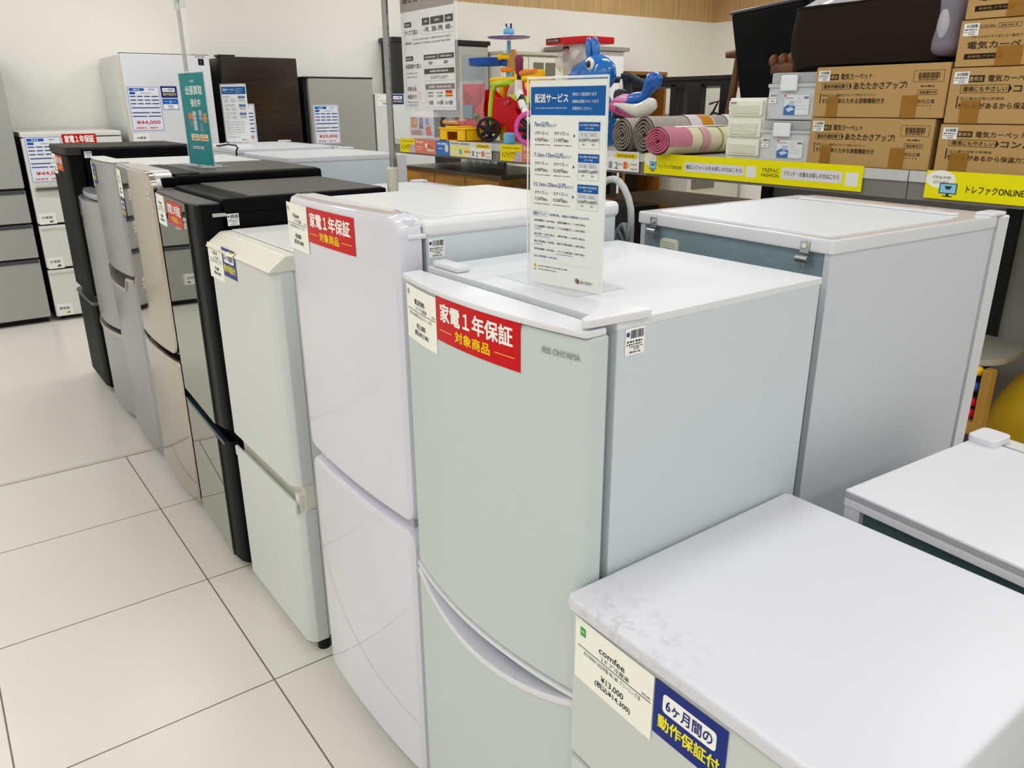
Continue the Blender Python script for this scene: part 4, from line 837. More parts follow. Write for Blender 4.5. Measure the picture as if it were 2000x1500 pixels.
# ---------------------------------------------------------------- clear bins and cream drawers
binm=mat('bin_clear','f2f4f6',.3,alpha=.4); whitep=mat('white_plastic','efeff2',.35); blue_in=mat('bin_blue','c3cee6',.5)
def clear_bin(label,yl,w,z,h,d,inner,x=2.74):
    T=thing('storage_bin',label,'storage bin',(x+d/2,yl-w/2,z))
    yr=yl-w
    g=G()
    for bx in ((x,x+.003,yr,yl),(x+d-.003,x+d,yr,yl),(x,x+d,yr,yr+.003),(x,x+d,yl-.003,yl)):
        g.box(*bx,z,z+h*.72,binm)
    g.box(x,x+d,yr,yl,z,z+.003,binm); g.build('bin_body',T)
    g=G(); g.box(x-.006,x+d+.006,yr-.004,yl+.004,z+h*.68,z+h*.76,mat('bin_rim','e9ecee',.3,alpha=.6),.003); g.box(x+.003,x+d,yr+.004,yl-.004,z+h*.76,z+h-.002,mat('bin_lid','e2e6ea',.25,alpha=.5),.005); g.build('lid',T)
    g=G(); g.box(x+.004,x+d-.01,yr+.006,yl-.006,z+.004,z+h*.66,inner,.004); g.build('inner_tray',T)
    g=G(); g.box(x-.014,x-.004,yl-w*.62,yl-w*.27,z+h*.60,z+h*.93,whitep,.004,3); g.build('latch',T)
    panel('paper_insert',T,(x-.0015,yl-w*.36,z+h*.52),NX,ZU,w*.53,h*.42,[('r',0,0,.06,.1,'c9242f'),('d',.03,.12,.38,.18,'8d8d93',5),('p',[(.0,.62),(.2,.45),(.46,.55),(.46,1),(.0,1)],'4a76b8'),('p',[(.08,.7),(.3,.6),(.44,.72),(.2,.86)],'cfdcf0'),('r',.2,.3,.42,.55,'b9c4dd'),('b',.78,.08,.97,.2,K,8),('d',.5,.12,.72,.16,'b0b0b4',4),('d',.5,.24,.72,.28,'b0b0b4',4),('d',.5,.36,.72,.4,'b0b0b4',4),('d',.5,.52,.9,.56,'b0b0b4',6),('d',.5,.68,.9,.72,'b0b0b4',6)],'e6e9ee')
    panel('price_sticker',T,(x-.0015,yl-.002,z+h*.56),NX,ZU,.036,.036,[('b',.2,.1,.95,.35,K,10),('d',.08,.5,.95,.58,'8a8a8a',5),('d',.3,.75,.75,.86,'6a6a6a',4)],'ecece8')
    return T
clear_bin('lower clear storage bin with a white latch beside the cream drawers',2.02,.215,1.2475,.155,.36,mat('tray_grey','e2e3e0',.6))
clear_bin('upper clear storage bin with a white latch and a bluish inside',2.005,.205,1.404,.17,.36,blue_in)
T=thing('drawer_unit','small cream plastic drawer unit between the pink rug and the clear bins','drawers',(2.92,2.135,1.2475))
creamp=mat('cream_drawer','f1f0e2',.4,bump=.05,bscale=60); creamd=mat('cream_drawer_front','e6e5d2',.3,alpha=.9)
g=G(); g.box(2.762,3.08,2.03,2.205,1.2475,1.484,creamp,.003); g.build('case',T)
for k,(z0,z1) in enumerate(((1.262,1.325),(1.335,1.405),(1.415,1.474))):
    g=G(); g.box(2.748,2.78,2.036,2.199,z0,z1,creamp,.004); D=g.build('drawer',T)
    g=G(); g.box(2.744,2.75,2.05,2.185,z0+.008,z1-.018,creamd,.003); g.build('drawer_panel',D)
    if k==1:
        g=G()
        rr=random.Random(2)
        for j in range(14): 
            y=2.06; z=z0+.012+rr.random()*.03; g.tube([(2.7435,2.055,z),(2.7435,2.10,z+rr.uniform(-.012,.012)),(2.7435,2.14,z+rr.uniform(-.012,.012)),(2.7435,2.18,z+rr.uniform(-.006,.006))],.0008,mat('cream_cord','efeedd',.5),5)
        g.build('embossed_cord',D)
panel('price_sticker',T,(2.7465,2.198,1.472),NX,ZU,.04,.034,[('b',.2,.1,.95,.35,K,10),('d',.08,.5,.95,.58,'8a8a8a',5),('d',.3,.75,.75,.86,'6a6a6a',4)],'ecece8')
# ---------------------------------------------------------------- rolled rugs
def rug(label,cy,cz,r,x0,x1,edge,outer,inner,turns,thick,name='rolled_rug',yaw=0,extra=None,asp=1.0):
    T=thing(name,label,'rug',((x0+x1)/2,cy,cz-r*asp),'rolled rugs on the shelf')
    n=int(turns*28); g=G(); S_=[]
    for k in range(n+1):
        a=2*math.pi*k/28; rad=r-thick-(r-thick-.006)*(k/n); S_.append((a,rad))
    # spiral sheet with thickness, end faces towards the aisle
    t=bmesh.new(); V=[]
    for a,rad in S_:
        row=[]
        for dr in (0,thick):
            for x in (x0,x1):
                rr=rad+dr; row.append(t.verts.new((x+(0 if x==x1 else .004*math.sin(3*a)),cy+rr*math.cos(a+.6),cz+rr*math.sin(a+.6)*asp)))
        V.append(row)
    for A,B in zip(V,V[1:]):
        t.faces.new((A[0],B[0],B[2],A[2])); t.faces.new((A[1],A[3],B[3],B[1])); t.faces.new((A[2],B[2],B[3],A[3])); t.faces.new((A[0],A[1],B[1],B[0]))
    t.faces.new((V[0][0],V[0][2],V[0][3],V[0][1])); t.faces.new((V[-1][0],V[-1][1],V[-1][3],V[-1][2]))
    bmesh.ops.recalc_face_normals(t,faces=t.faces[:]); t.faces.ensure_lookup_table()
    g.merge(t,edge); g.build('rolled_core',T,ang=50,wn=False)
    g=G(); t=bmesh.new(); R1=r+.0015
    A=[t.verts.new((x0+.006,cy+R1*math.cos(2*math.pi*k/40),cz+R1*math.sin(2*math.pi*k/40)*asp)) for k in range(40)]; B=[t.verts.new((x1+.004,cy+R1*math.cos(2*math.pi*k/40),cz+R1*math.sin(2*math.pi*k/40)*asp)) for k in range(40)]
    for k in range(40): t.faces.new((A[k],A[(k+1)%40],B[(k+1)%40],B[k]))
    g.merge(t,outer); g.build('outer_layer',T,wn=False)
    if extra: extra(T)
    return T
greyrug=mat('rug_grey_edge','8d8174',.95); greyweave=mat('rug_grey_weave','a8a29b',.95,bump=1.0,bscale=130,var=.25,vscale=70); 
pinkrug=mat('rug_pink_edge','c4627c',.9); creamrug=mat('rug_cream','d9d3b4',.85,bump=.2,bscale=200)
def wrap_band(T,cy,cz,r,x0,x1,a0,a1,m,nm,asp=1.0):
    g=G(); g.grid(lambda u,v: Vector((x0+(x1-x0)*u,cy+(r+.003)*math.cos(R(a0+(a1-a0)*v)),cz+(r+.003)*math.sin(R(a0+(a1-a0)*v))*asp)),4,14,m); g.build(nm,T,wn=False)
rug('rolled grey woven rug nearest the tall delivery stand',2.771,1.325,.066,2.70,3.40,greyrug,greyweave,greyrug,4.2,.0062,asp=1.13)
def ex2(T):
    wrap_band(T,2.630,1.3285,.068,2.95,3.12,70,190,ink('d8cfd6'),'product_band',1.2); wrap_band(T,2.630,1.3285,.0685,3.03,3.11,80,190,ink('c8862c'),'band_picture',1.2); wrap_band(T,2.630,1.3285,.0688,2.95,3.1,172,192,ink('d8752a'),'band_edge',1.2)
    wrap_band(T,2.630,1.3285,.068,3.22,3.28,95,150,ink('eeeeee'),'shiny_sticker',1.2)
rug('rolled grey woven rug with a printed band, second from the delivery stand',2.630,1.3285,.066,2.70,3.33,greyrug,greyweave,greyrug,4.2,.0062,extra=ex2,asp=1.2)
def ex3(T):
    wrap_band(T,2.480,1.3085,.073,2.64,2.78,20,200,mat('rug_pink_pile','c77d92',.9,bump=.5,bscale=150),'pink_border',.8)
    wrap_band(T,2.480,1.3085,.0735,2.85,2.90,120,230,mat('rug_pink_spot','cf9aa0',.9),'pink_flower',.8)
    for xx in (2.98,3.06): wrap_band(T,2.480,1.3085,.0736,xx,xx+.008,60,240,ink('a3a43a'),'green_vine',.8)
    wrap_band(T,2.480,1.3085,.0745,2.72,3.05,75,112,mat('film_strip','eae4e4',.2,alpha=.6),'clear_wrap',.8)
    wrap_band(T,2.480,1.3085,.0748,2.93,3.05,85,112,ink('bdb9b9'),'care_sticker',.8)
rug('rolled pink and cream rug in front on the shelf edge',2.480,1.3085,.072,2.63,3.28,pinkrug,creamrug,pinkrug,4.2,.0085,extra=ex3,asp=.8)
# ---------------------------------------------------------------- toys and goods on the left half of the shelf
red=mat('toy_red','d20d18',.3,spec=.3); yel=mat('toy_yellow','ffc908',.35,spec=.3); lime=mat('toy_lime','b4cf1a',.35); blk_r=mat('toy_black','17181a',.5); pink=mat('toy_pink','e458b2',.45); skyb=mat('toy_sky','6fb8de',.35); navyb=mat('toy_blue','0d4fa8',.3); orange=mat('toy_orange','f08a1c',.35); maroon=mat('toy_maroon','7a1f46',.4); purple=mat('toy_purple','9a7fd0',.35); tan=mat('toy_tan','c08a48',.5)
Z=1.2465
def wheel(parent,c,r,wd,tire,hub,spokes=6,axis=(-1,0,0),nm='wheel'):
    ax=Vector(axis).normalized(); g=G()
    pr=[(r*.74,-wd*.5),(r*.94,-wd*.5),(r,-wd*.25),(r,wd*.25),(r*.94,wd*.5),(r*.74,wd*.5),(r*.74,-wd*.5)]
    t=bmesh.new(); a=ax.orthogonal().normalized(); b=ax.cross(a); n=36; c=Vector(c)
    rings=[[t.verts.new(c+ax*h+(a*math.cos(2*math.pi*j/n)+b*math.sin(2*math.pi*j/n))*q) for j in range(n)] for q,h in pr[:-1]]
    for A,B in zip(rings,rings[1:]+rings[:1]):
        for j in range(n): t.faces.new((A[j],A[(j+1)%n],B[(j+1)%n],B[j]))
    bmesh.ops.recalc_face_normals(t,faces=t.faces[:]); g.merge(t,tire); w=g.build(nm,parent)
    g=G(); g.lathe([(r*.25,-wd*.35),(r*.25,wd*.35),(r*.12,wd*.5)],hub,c,axis,18)
    for k in range(spokes):
        q=2*math.pi*k/spokes; d=a*math.cos(q)+b*math.sin(q); g.tube([c+d*r*.15,c+d*r*.78],[r*.2,r*.13],hub,8)
    g.build('hub',w); return w
# trike
T=thing('toy_tricycle','red toy tricycle with black wheels and a lime green handle','toy',(2.95,3.88,Z))
wheel(T,(2.86,4.08,1.3205),.073,.026,blk_r,blk_r,6,axis=(-.58,-.81,0)); wheel(T,(3.035,4.315,1.3205),.073,.026,blk_r,blk_r,6,axis=(-.58,-.81,0))
g=G(); g.prism([(y*1.043,z) for y,z in [(4.22,1.30),(4.20,1.42),(4.12,1.545),(4.05,1.555),(3.97,1.50),(3.80,1.51),(3.70,1.49),(3.60,1.43),(3.57,1.36),(3.68,1.42),(3.80,1.44),(3.72,1.33),(3.68,1.26),(3.86,1.26),(3.90,1.34),(4.0,1.36),(4.05,1.30)]],'x',2.972,3.022,red,.008,2); g.build('body',T)
g=G(); g.tube([(2.93,4.13,1.575),(2.93,3.945,1.585)],.018,lime,14); g.tube([(2.93,4.0,1.58),(2.91,4.06,1.575),(2.90,4.09,1.54),(2.89,4.095,1.46),(2.875,4.085,1.34)],.014,lime,12); g.build('handle',T)
g=G(); g.prism([(y*1.043,z+.004) for y,z in [(3.80,1.515),(3.70,1.50),(3.64,1.47),(3.66,1.455),(3.76,1.49)]],'x',2.92,3.02,lime,.006); g.build('trim_strip',T)
panel('maker_badge',T,(2.9605,4.05,1.475),Vector((0,-1,.25)).normalized(),ZU,.045,.014,[('rr',.06,.15,.94,.85,.06,'8c2a34')],'d9c9cf')
# yellow activity drum with spinner, standing behind
T=thing('toy_activity_table','yellow activity toy with a light blue spinner stalk and a dark blue ring','toy',(3.15,4.08,Z))
g=G(); g.lathe([(.115,-.09),(.13,-.07),(.13,.07),(.115,.09)],yel,(3.12,4.02,1.49),(-1,.1,0),32); g.lathe([(.11,.088),(.10,.096),(.0,.097)],mat('drum_face','dfc0b4',.4),(3.12,4.02,1.49),(-1,.1,0),32); g.lathe([(.122,.08),(.122,.093),(.104,.094)],red,(3.12,4.02,1.49),(-1,.1,0),32); g.build('drum',T)
g=G(); g.box(3.02,3.24,3.93,4.30,1.59,1.62,yel,.014,3); g.box(3.05,3.2,3.95,4.08,1.615,1.66,yel,.012,3); g.build('tray',T)
g=G(); g.box(3.06,3.24,3.92,3.97,1.2475,1.60,yel,.012); g.build('leg',T)
g=G(); g.box(3.06,3.24,4.2,4.25,1.2475,1.60,yel,.012); g.build('leg',T)
g=G(); g.tube([(3.10,4.19,1.62),(3.10,4.19,1.70),(3.10,4.19,1.83)],[.020,.017,.011],skyb,14); g.build('stalk',T)
g=G(); g.lathe([(0,-.004),(.03,-.006),(.125,.002),(.132,.008),(.12,.012),(.02,.016)],purple,(3.10,4.19,1.842),n=36); g.build('spinner_disc',T)
g=G(); g.ball((3.10,4.19,1.876),(.034,.034,.032),skyb,18); 
for dy in (.016,-.022): g.tube([(3.10,4.19+dy,1.895),(3.095,4.19+dy*1.3,1.925)],[.005,.007],maroon if dy<0 else navyb,8)
g.build('stalk_knob',T)
g=G(); t=bmesh.new()
ring=[]
for j in range(32):
    q=2*math.pi*j/32; ring.append([t.verts.new((3.06+rr*math.cos(q)*.8,4.36+rr*math.sin(q),1.715+h)) for rr,h in ((.135,-.022),(.142,.02),(.118,.02),(.118,-.012))])
for j in range(32):
    A=ring[j];B=ring[(j+1)%32]
    for k in range(4): t.faces.new((A[k],B[k],B[(k+1)%4],A[(k+1)%4]))
bmesh.ops.recalc_face_normals(t,faces=t.faces[:]); g.merge(t,navyb); g.tube([(3.08,4.25,1.712),(3.10,4.19,1.70)],.022,navyb,12); g.build('ring_tray',T)
g=G(); g.prism([(4.135+.046*math.cos(2*math.pi*k/24),1.715+.062*math.sin(2*math.pi*k/24)) for k in range(24)],'x',3.08,3.10,tan,.003); g.build('tan_paddle',T)
g=G(); g.tube([(3.09,4.17,1.735),(3.06,4.20,1.737),(3.05,4.225,1.737)],[.014,.014,.02],yel,12); g.tube([(3.09,4.13,1.665),(3.05,4.20,1.663)],.014,orange,12); g.build('side_peg',T)
# child balance bike: pink tyre, white frame, maroon and orange grips
T=thing('toy_bike','small white toy bike with a pink tyre and maroon grip, partly behind the delivery stand','bicycle',(2.80,3.62,Z))
wheel(T,(2.745,3.515,1.341),.092,.034,pink,blk_r,8,axis=(-.8,-.6,0))
g=G(); g.tube([(2.84,3.75,1.592),(2.84,3.75,1.512)],[.020,.024],mat('toy_white','e9e9e4',.35),14); g.tube([(2.84,3.745,1.53),(2.82,3.695,1.47),(2.755,3.57,1.413),(2.73,3.50,1.376)],[.021,.021,.018,.016],MATS['toy_white'],14); g.build('frame',T)
g=G(); g.tube([(2.834,3.722,1.50),(2.824,3.700,1.476)],.0235,blk_r,14,caps=False); g.tube([(2.781,3.620,1.433),(2.776,3.610,1.429)],.021,blk_r,14,caps=False); g.build('band',T)
g=G(); g.tube([(2.84,3.745,1.59),(2.84,3.745,1.63)],.012,blk_r,10); g.build('stem',T)
g=G(); g.lathe([(.014,0),(.022,.012),(.022,.05),(.026,.075),(.018,.1),(0,.104)],maroon,(2.84,3.745,1.62),n=18); g.build('grip',T)
g=G(); g.tube([(2.84,3.725,1.625),(2.82,3.575,1.632)],.015,orange,14); g.build('grip',T)
# yellow crate, blue cup, bagged things
T=thing('toy_crate','yellow plastic crate with a square opening at the left of the tricycle','toy crate',(2.82,4.31,Z))
g=G(); x=2.75
g.box(x,x+.15,4.165,4.175,Z,1.327,yel,.003); g.box(x,x+.15,4.455,4.465,Z,1.327,yel,.003); g.box(x+.14,x+.15,4.165,4.465,Z,1.327,yel,.003); g.box(x,x+.15,4.165,4.465,Z,Z+.008,yel)
g.box(x,x+.01,4.379,4.465,Z,1.32,yel,.002); g.box(x,x+.01,4.165,4.257,Z,1.32,yel,.002); g.box(x,x+.01,4.25,4.385,1.305,1.32,yel,.002); g.build('crate_body',T)
g=G(); g.box(x-.006,x+.156,4.16,4.47,1.318,1.328,yel,.004); g.build('rim',T)
g=G(); g.box(x,x+.12,4.26,4.39,1.328,1.338,yel,.004); g.build('lid_tab',T)
g=G(); g.lathe([(.03,0),(.034,.01),(.034,.05),(.028,.062),(0,.064)],skyb,(2.84,3.84,Z),n=22); tag(g.build('toy_cup'),'light blue round toy cup on the shelf behind the black wheel','toy')
filmt=mat('bag_clear','f0eef0',.08,alpha=.18,bump=.8,bscale=35)
def bag(label,yl,yr,z0,z1,x,d,contents,name='toy_bag',seed=1,cat='toy pack'):
    T=thing(name,label,cat,(x+d/2,(yl+yr)/2,z0)); rn=random.Random(seed)
    yc=(yl+yr)/2; hw=(yl-yr)/2
    def fn(u,v):
        a=2*math.pi*u; th=d/2*(math.sin(math.pi*min(1,v*.92+.08))**.5)
        return Vector((x+d/2-th*math.cos(a)+.006*math.sin(13*v+5*a),yc+hw*math.sin(a)*(1+.05*math.sin(9*v))*(1-.12*abs(v-.4)),z0+(z1-z0)*v+.01*math.sin(4*a)*v))
    g=G(); g.grid(fn,36,16,filmt,closed_u=True); g.build('clear_film',T,wn=False,ang=28)
    for nm,gg in contents(T): gg.build(nm,T)
    return T
def c1(T):
    g=G(); g.box(2.935,2.948,4.24,4.47,1.25,1.585,mat('pack_pink','d2304a',.4),.004); yield 'card_back',g
    g=G(); g.prism([(4.45,1.56),(4.35,1.50),(4.26,1.575),(4.26,1.48),(4.36,1.42),(4.45,1.49)],'x',2.93,2.9345,mat('pack_red','a81c34',.4),.002); yield 'card_print',g
    g=G(); g.box(2.92,2.93,4.34,4.45,1.38,1.46,mat('pack_teal','5f94a6',.4),.003); g.ball((2.924,4.30,1.39),(.012,.03,.025),mat('pack_green','4d7a48',.5),12); yield 'toy_piece',g
bag('clear bag of pink and red toy packs standing right of the hanging size guide',4.51,4.22,1.2485,1.60,2.908,.05,c1,seed=3)
def c2(T):
    g=G(); g.box(2.78,2.84,4.28,4.46,1.342,1.368,mat('candy_red','c8384a',.4),.008); yield 'red_tray',g
    g=G(); g.tube([(2.775,4.29,1.356),(2.775,4.45,1.36)],.010,mat('candy_orange','d9a04e',.4),10); yield 'orange_bar',g
bag('small clear pack with red and orange pieces lying on the yellow crate',4.482,4.265,1.339,1.385,2.76,.10,c2,seed=5)
def c3(T):
    o=panel('picture_card',T,(2.866,5.035,1.385),NX,ZU,.32,.122,[('rr',.06,.02,.32,.58,.04,'cf7a34'),('e',.2,.28,.09,.2,'e0a05c'),('r',.4,.04,.56,.62,'6a5a86'),('e',.48,.2,.07,.15,'8d7aa8'),('r',.66,.06,.8,.42,'8f86a8'),('p',[(.64,.55),(.86,.45),(.9,.95),(.7,.98)],'d8653a'),('rr',.05,.7,.5,.98,.03,'d98a8a'),('d',.08,.76,.47,.92,'7fae7f',5)],'c9cfe2',th=.002)
    return []
bag('clear bag with a picture card at the far left end of the shelf',5.06,4.675,Z+.002,1.41,2.83,.11,lambda T:(c3(T) or []),seed=9)
# blue hopping animal
T=thing('hopping_toy','glossy blue inflatable hopping animal with upright ears and a big eye','toy',(3.1,3.32,Z))
bl_=mat('hopper_blue','1272c4',.14,coat=.5)
g=G()
def head(c):
    v=c.copy(); return v
t=bmesh.new(); bmesh.ops.create_uvsphere(t,u_segments=36,v_segments=24,radius=1)
for v in t.verts:
    c=v.co.copy(); y,z,x=c.y,c.z,c.x
    # head: round at the rear (right), tapering to a snout (left)
    k=max(0,y)            # towards +y = snout
    zz=z*(.098-.026*k**1.2); xx=x*(.085-.03*k); 
    v.co=(3.02+xx,3.30+(y*.118 if y<0 else y*.235),1.612+zz-.018*k+(.012*math.exp(-((k-.75)/.18)**2)*max(0,z)))
g.merge(t,bl_)
g.ball((3.06,3.41,1.42),(.12,.16,.15),bl_,28); g.tube([(3.05,3.36,1.48),(3.03,3.34,1.60)],[.09,.08],bl_,20)
for dy in (.09,-.09):
    for dx in (-.06,.07): g.tube([(3.06+dx,3.41+dy,1.40),(3.06+dx,3.41+dy*1.1,1.2485)],[.05,.04],bl_,14)
g.build('body',T,wn=False,ang=70)
for cy,tp in ((3.372,3.384),(3.322,3.336)):
    g=G(); g.tube([(3.03,cy-.004,1.69),(3.03,cy,1.715),(3.03,(cy+tp)/2,1.755),(3.03,tp,1.785),(3.03,tp+.002,1.797)],[.015,.021,.022,.014,.003],bl_,16); g.build('ear',T,wn=False,ang=70)
g=G(); g.ball((2.944,3.272,1.658),(.014,.030,.030),mat('eye_white','f0f0ee',.2),20); E_=g.build('eye',T,wn=False,ang=70)
g=G(); g.ball((2.932,3.272,1.657),(.009,.017,.018),mat('eye_black','26282c',.2),18); g.build('pupil',E_,wn=False,ang=70)
# red-topped dispenser box
T=thing('toy_dispenser','white toy dispenser box with a wide red top and crinkled wrap','toy',(3.38,3.84,Z))
g=G(); g.box(3.32,3.46,3.76,3.94,Z,1.80,mat('disp_white','e4dfdd',.4),.006); g.build('body',T)
g=G(); g.prism([(3.25,4.02),(3.25,3.845),(3.30,3.70),(3.52,3.70),(3.52,4.02)],'z',1.798,1.836,red,.006); Tp=g.build('top',T)
panel('name_plate',Tp,(3.2485,4.005,1.831),NX,ZU,.125,.022,[('d',.08,.25,.92,.75,'b9a9a4',7)],'3f3734')
panel('front_print',T,(3.3185,3.935,1.79),NX,ZU,.055,.09,[('e',.5,.45,.3,.3,'c9404a')],'4d2f33')
g=G(); g.grid(lambda u,v: Vector((3.30-.02*math.sin(7*u+3*v)-.03*math.sin(math.pi*v),3.93-.18*u,1.64+.12*v+.02*math.sin(9*u))),20,14,mat('wrap_film','cfcdca',.1,alpha=.6,bump=1,bscale=50)); g.build('wrap',T,wn=False,ang=20)
# pink and blue ride-on with a pump bottle beside it, lying on the rugs
T=thing('ride_on_toy','pink, blue and white ride-on toy resting on top of the grey rugs','toy',(2.95,2.90,1.402))
pk=mat('ride_pink','c94a86',.3,coat=.3); pkl=mat('ride_pink_light','e6a0d6',.2,coat=.4); rb=mat('ride_blue','0f5fb8',.22,coat=.4); rw=mat('ride_white','dcdad0',.25,coat=.2)
g=G(); g.tube([(2.93,3.075,1.455),(2.93,3.03,1.445),(2.93,2.97,1.432),(2.93,2.90,1.422),(2.93,2.84,1.418)],[.028,.036,.034,.022,.010],pk,18); g.build('pink_side',T,wn=False,ang=60)
g=G(); g.tube([(2.94,3.085,1.468),(2.94,3.055,1.478),(2.94,3.01,1.487),(2.94,2.965,1.487)],[.008,.02,.024,.022],pkl,18); g.build('nose',T,wn=False,ang=60)
g=G(); g.tube([(2.95,2.99,1.475),(2.95,2.93,1.485),(2.955,2.885,1.495),(2.96,2.868,1.52),(2.96,2.852,1.545),(2.96,2.832,1.566),(2.96,2.806,1.574),(2.96,2.793,1.567)],[.028,.034,.030,.026,.036,.044,.034,.014],rb,20); g.build('blue_seat',T,wn=False,ang=60)
g=G(); g.tube([(2.90,3.035,1.462),(2.895,2.97,1.452),(2.89,2.90,1.437),(2.89,2.85,1.432),(2.89,2.80,1.445),(2.89,2.766,1.465),(2.89,2.752,1.478)],[.006,.016,.026,.034,.036,.032,.012],rw,20); g.build('white_rocker',T,wn=False,ang=60)
panel('logo_mark',T,(2.8955,3.015,1.452),Vector((0,-1,-.35)).normalized(),Vector((0,-.35,1)).normalized(),.05,.022,[('t','D',.05,.05,.45,.95,'1d1420',10),('d',.55,.65,.95,.85,'1d1420',3)])
T=thing('pump_bottle','black and pink bottle with a white nozzle beside the tall delivery stand','bottle',(3.0,3.095,1.392))
g=G(); g.lathe([(.034,0),(.037,.006),(.037,.030)],blk_r,(3.0,3.095,1.392),n=22); g.build('bottom_band',T)
g=G(); g.lathe([(.0375,.030),(.0375,.100)],mat('bottle_pink','c9647e',.5),(3.0,3.095,1.392),n=22); g.build('label_band',T)
g=G(); g.lathe([(.037,.1),(.037,.118),(.03,.136),(.014,.142)],blk_r,(3.0,3.095,1.392),n=22); g.build('shoulder',T)
g=G(); g.lathe([(.011,.14),(.010,.165),(.004,.190)],mat('toy_white','e9e9e4',.35),(3.0,3.095,1.392),n=14); g.build('nozzle',T)
T=thing('push_handle','dark grey angled push handle standing behind the ride-on toy','handle',(3.25,3.05,1.40))
dg=mat('handle_grey','2b3337',.5)
g=G(); g.tube([(3.20,3.40,1.587),(3.20,3.27,1.588)],.017,dg,14); g.build('cross_bar',T)
g=G(); g.lathe([(.028,-.02),(.03,0),(.028,.02)],dg,(3.20,3.26,1.586),(1,0,0),20); g.build('joint',T)
g=G(); g.tube([(3.20,3.30,1.612),(3.20,3.24,1.607),(3.20,3.17,1.575),(3.20,3.10,1.557),(3.20,3.04,1.553)],[.008,.016,.018,.018,.016],dg,12); g.tube([(3.20,3.26,1.58),(3.20,3.24,1.50),(3.20,3.20,1.42),(3.20,3.16,1.25)],.022,dg,12); g.build('arm',T)
# ---------------------------------------------------------------- furniture on the rear half of the shelf
btm=mat('table_black','121314',.35)
T=thing('low_table','low black table with square legs on the rear half of the shelf','table',(3.95,3.40,SZ))
g=G(); g.box(3.70,4.25,2.96,3.80,1.588,1.612,btm,.004); g.build('table_top',T)
g=G(); g.box(3.72,4.23,2.985,3.775,1.555,1.59,btm,.003); g.build('apron',T)
for x in (3.72,4.17):
    for y in (2.99,3.165,3.72) if x<4 else (2.99,3.72):
        if y==3.165: continue
        g=G(); g.box(x,x+.06,y,y+.06,SZ+.0005,1.56,btm,.003); g.build('leg',T)
g=G(); g.box(3.70,3.75,3.17,3.265,SZ+.0005,1.57,btm,.003); g.build('leg',T)
g=G(); g.box(3.72,3.75,3.375,3.42,SZ+.0005,1.57,btm,.003); g.build('leg',T)
g=G(); P=[]
for k in range(20): q=2*math.pi*k/20; P.append((3.69,3.05+.035*math.cos(q),1.39+.022*math.sin(q)+.0*k))
g.tube(P,.006,btm,8,closed=True); g.tube([(3.69,3.09,1.46),(3.69,3.03,1.475),(3.69,3.06,1.42),(3.69,3.08,1.40)],.006,btm,8); tag(g.build('cord_coil'),'black cord coiled in a loop under the low black table','cord')
T=thing('armchair','chair with a black padded tall back and brown wooden arms behind the clear bins','chair',(3.95,2.8,SZ))
lea=mat('leather_black','050607',.5,spec=.1,bump=.1,bscale=200); wbr=wood('wood_brown','5a3418','7c4b24',(8,8,1),.4)
g=G(); M=Matrix.Translation((3.66,2.685,1.295))@Matrix.Rotation(R(-22),4,'Z')@Matrix.Rotation(R(-13),4,'Y')
g.box(-.03,.05,-.50,.155,0,.625,lea,.02,4,M=M); g.build('backrest',T)
g=G(); g.box(-.034,.056,-.50,.155,.618,.632,mat('leather_piping','2a3438',.3),.006,2,M=M); g.build('piping',T)
g=G(); g.tube([(3.62,2.945,1.706),(3.64,2.90,1.71),(3.70,2.85,1.712),(3.82,2.80,1.712)],[.016,.022,.022,.02],wbr,12); g.build('armrest',T,wn=False)
g=G(); g.tube([(3.64,2.875,1.70),(3.645,2.895,1.55),(3.65,2.92,1.40),(3.65,2.945,1.25)],[.020,.021,.023,.02],wbr,12); g.build('leg',T,wn=False)
g=G(); g.tube([(3.40,2.43,1.249),(3.40,2.43,1.60)],[.03,.03],wbr,14); g.ball((3.40,2.475,1.65),(.03,.026,.032),wbr,16); g.ball((3.40,2.425,1.655),(.03,.026,.03),wbr,16); g.ball((3.40,2.375,1.66),(.03,.026,.03),wbr,16); g.box(3.38,3.43,2.36,2.485,1.59,1.645,wbr,.012,3); g.build('arm_post',T,wn=False)
# ---------------------------------------------------------------- cabinets by the back wall, right part
dkc=mat('cabinet_dark','1d1d1d',.4); fr=mat('frosted','8f9a9c',.35); alu=mat('cabinet_frame','a6a49a',.4)
T=thing('cabinet','tall dark cabinet with a frosted glass door behind the hanging guide','cabinet',(4.15,6.8,0))
g=G(); g.box(3.73,4.77,6.79,7.03,0,2.035,dkc,.004); g.build('case',T)
g=G(); g.box(3.71,4.79,6.775,7.035,2.0,2.04,mat('cabinet_top','141414',.3),.004); g.build('top',T)
g=G(); g.box(4.42,4.765,6.782,6.792,.08,1.985,alu,.002); D=g.build('door',T)
g=G(); g.box(4.46,4.72,6.779,6.784,.15,1.91,fr); g.build('glass_panel',D)
wc=mat('cabinet_cream','dad7c6',.45); wn_=mat('cabinet_window','6e6a5c',.15)
T=thing('cabinet','cream display cabinet with small paned glass doors by the back wall','cabinet',(5.1,6.8,0))
g=G(); g.box(4.80,5.62,6.62,7.02,0,1.92,wc,.004); g.build('case',T)
g=G(); g.box(4.795,5.65,6.58,7.03,1.92,1.95,mat('cabinet_cream_top','b9b6a4',.45),.006); g.build('top',T)
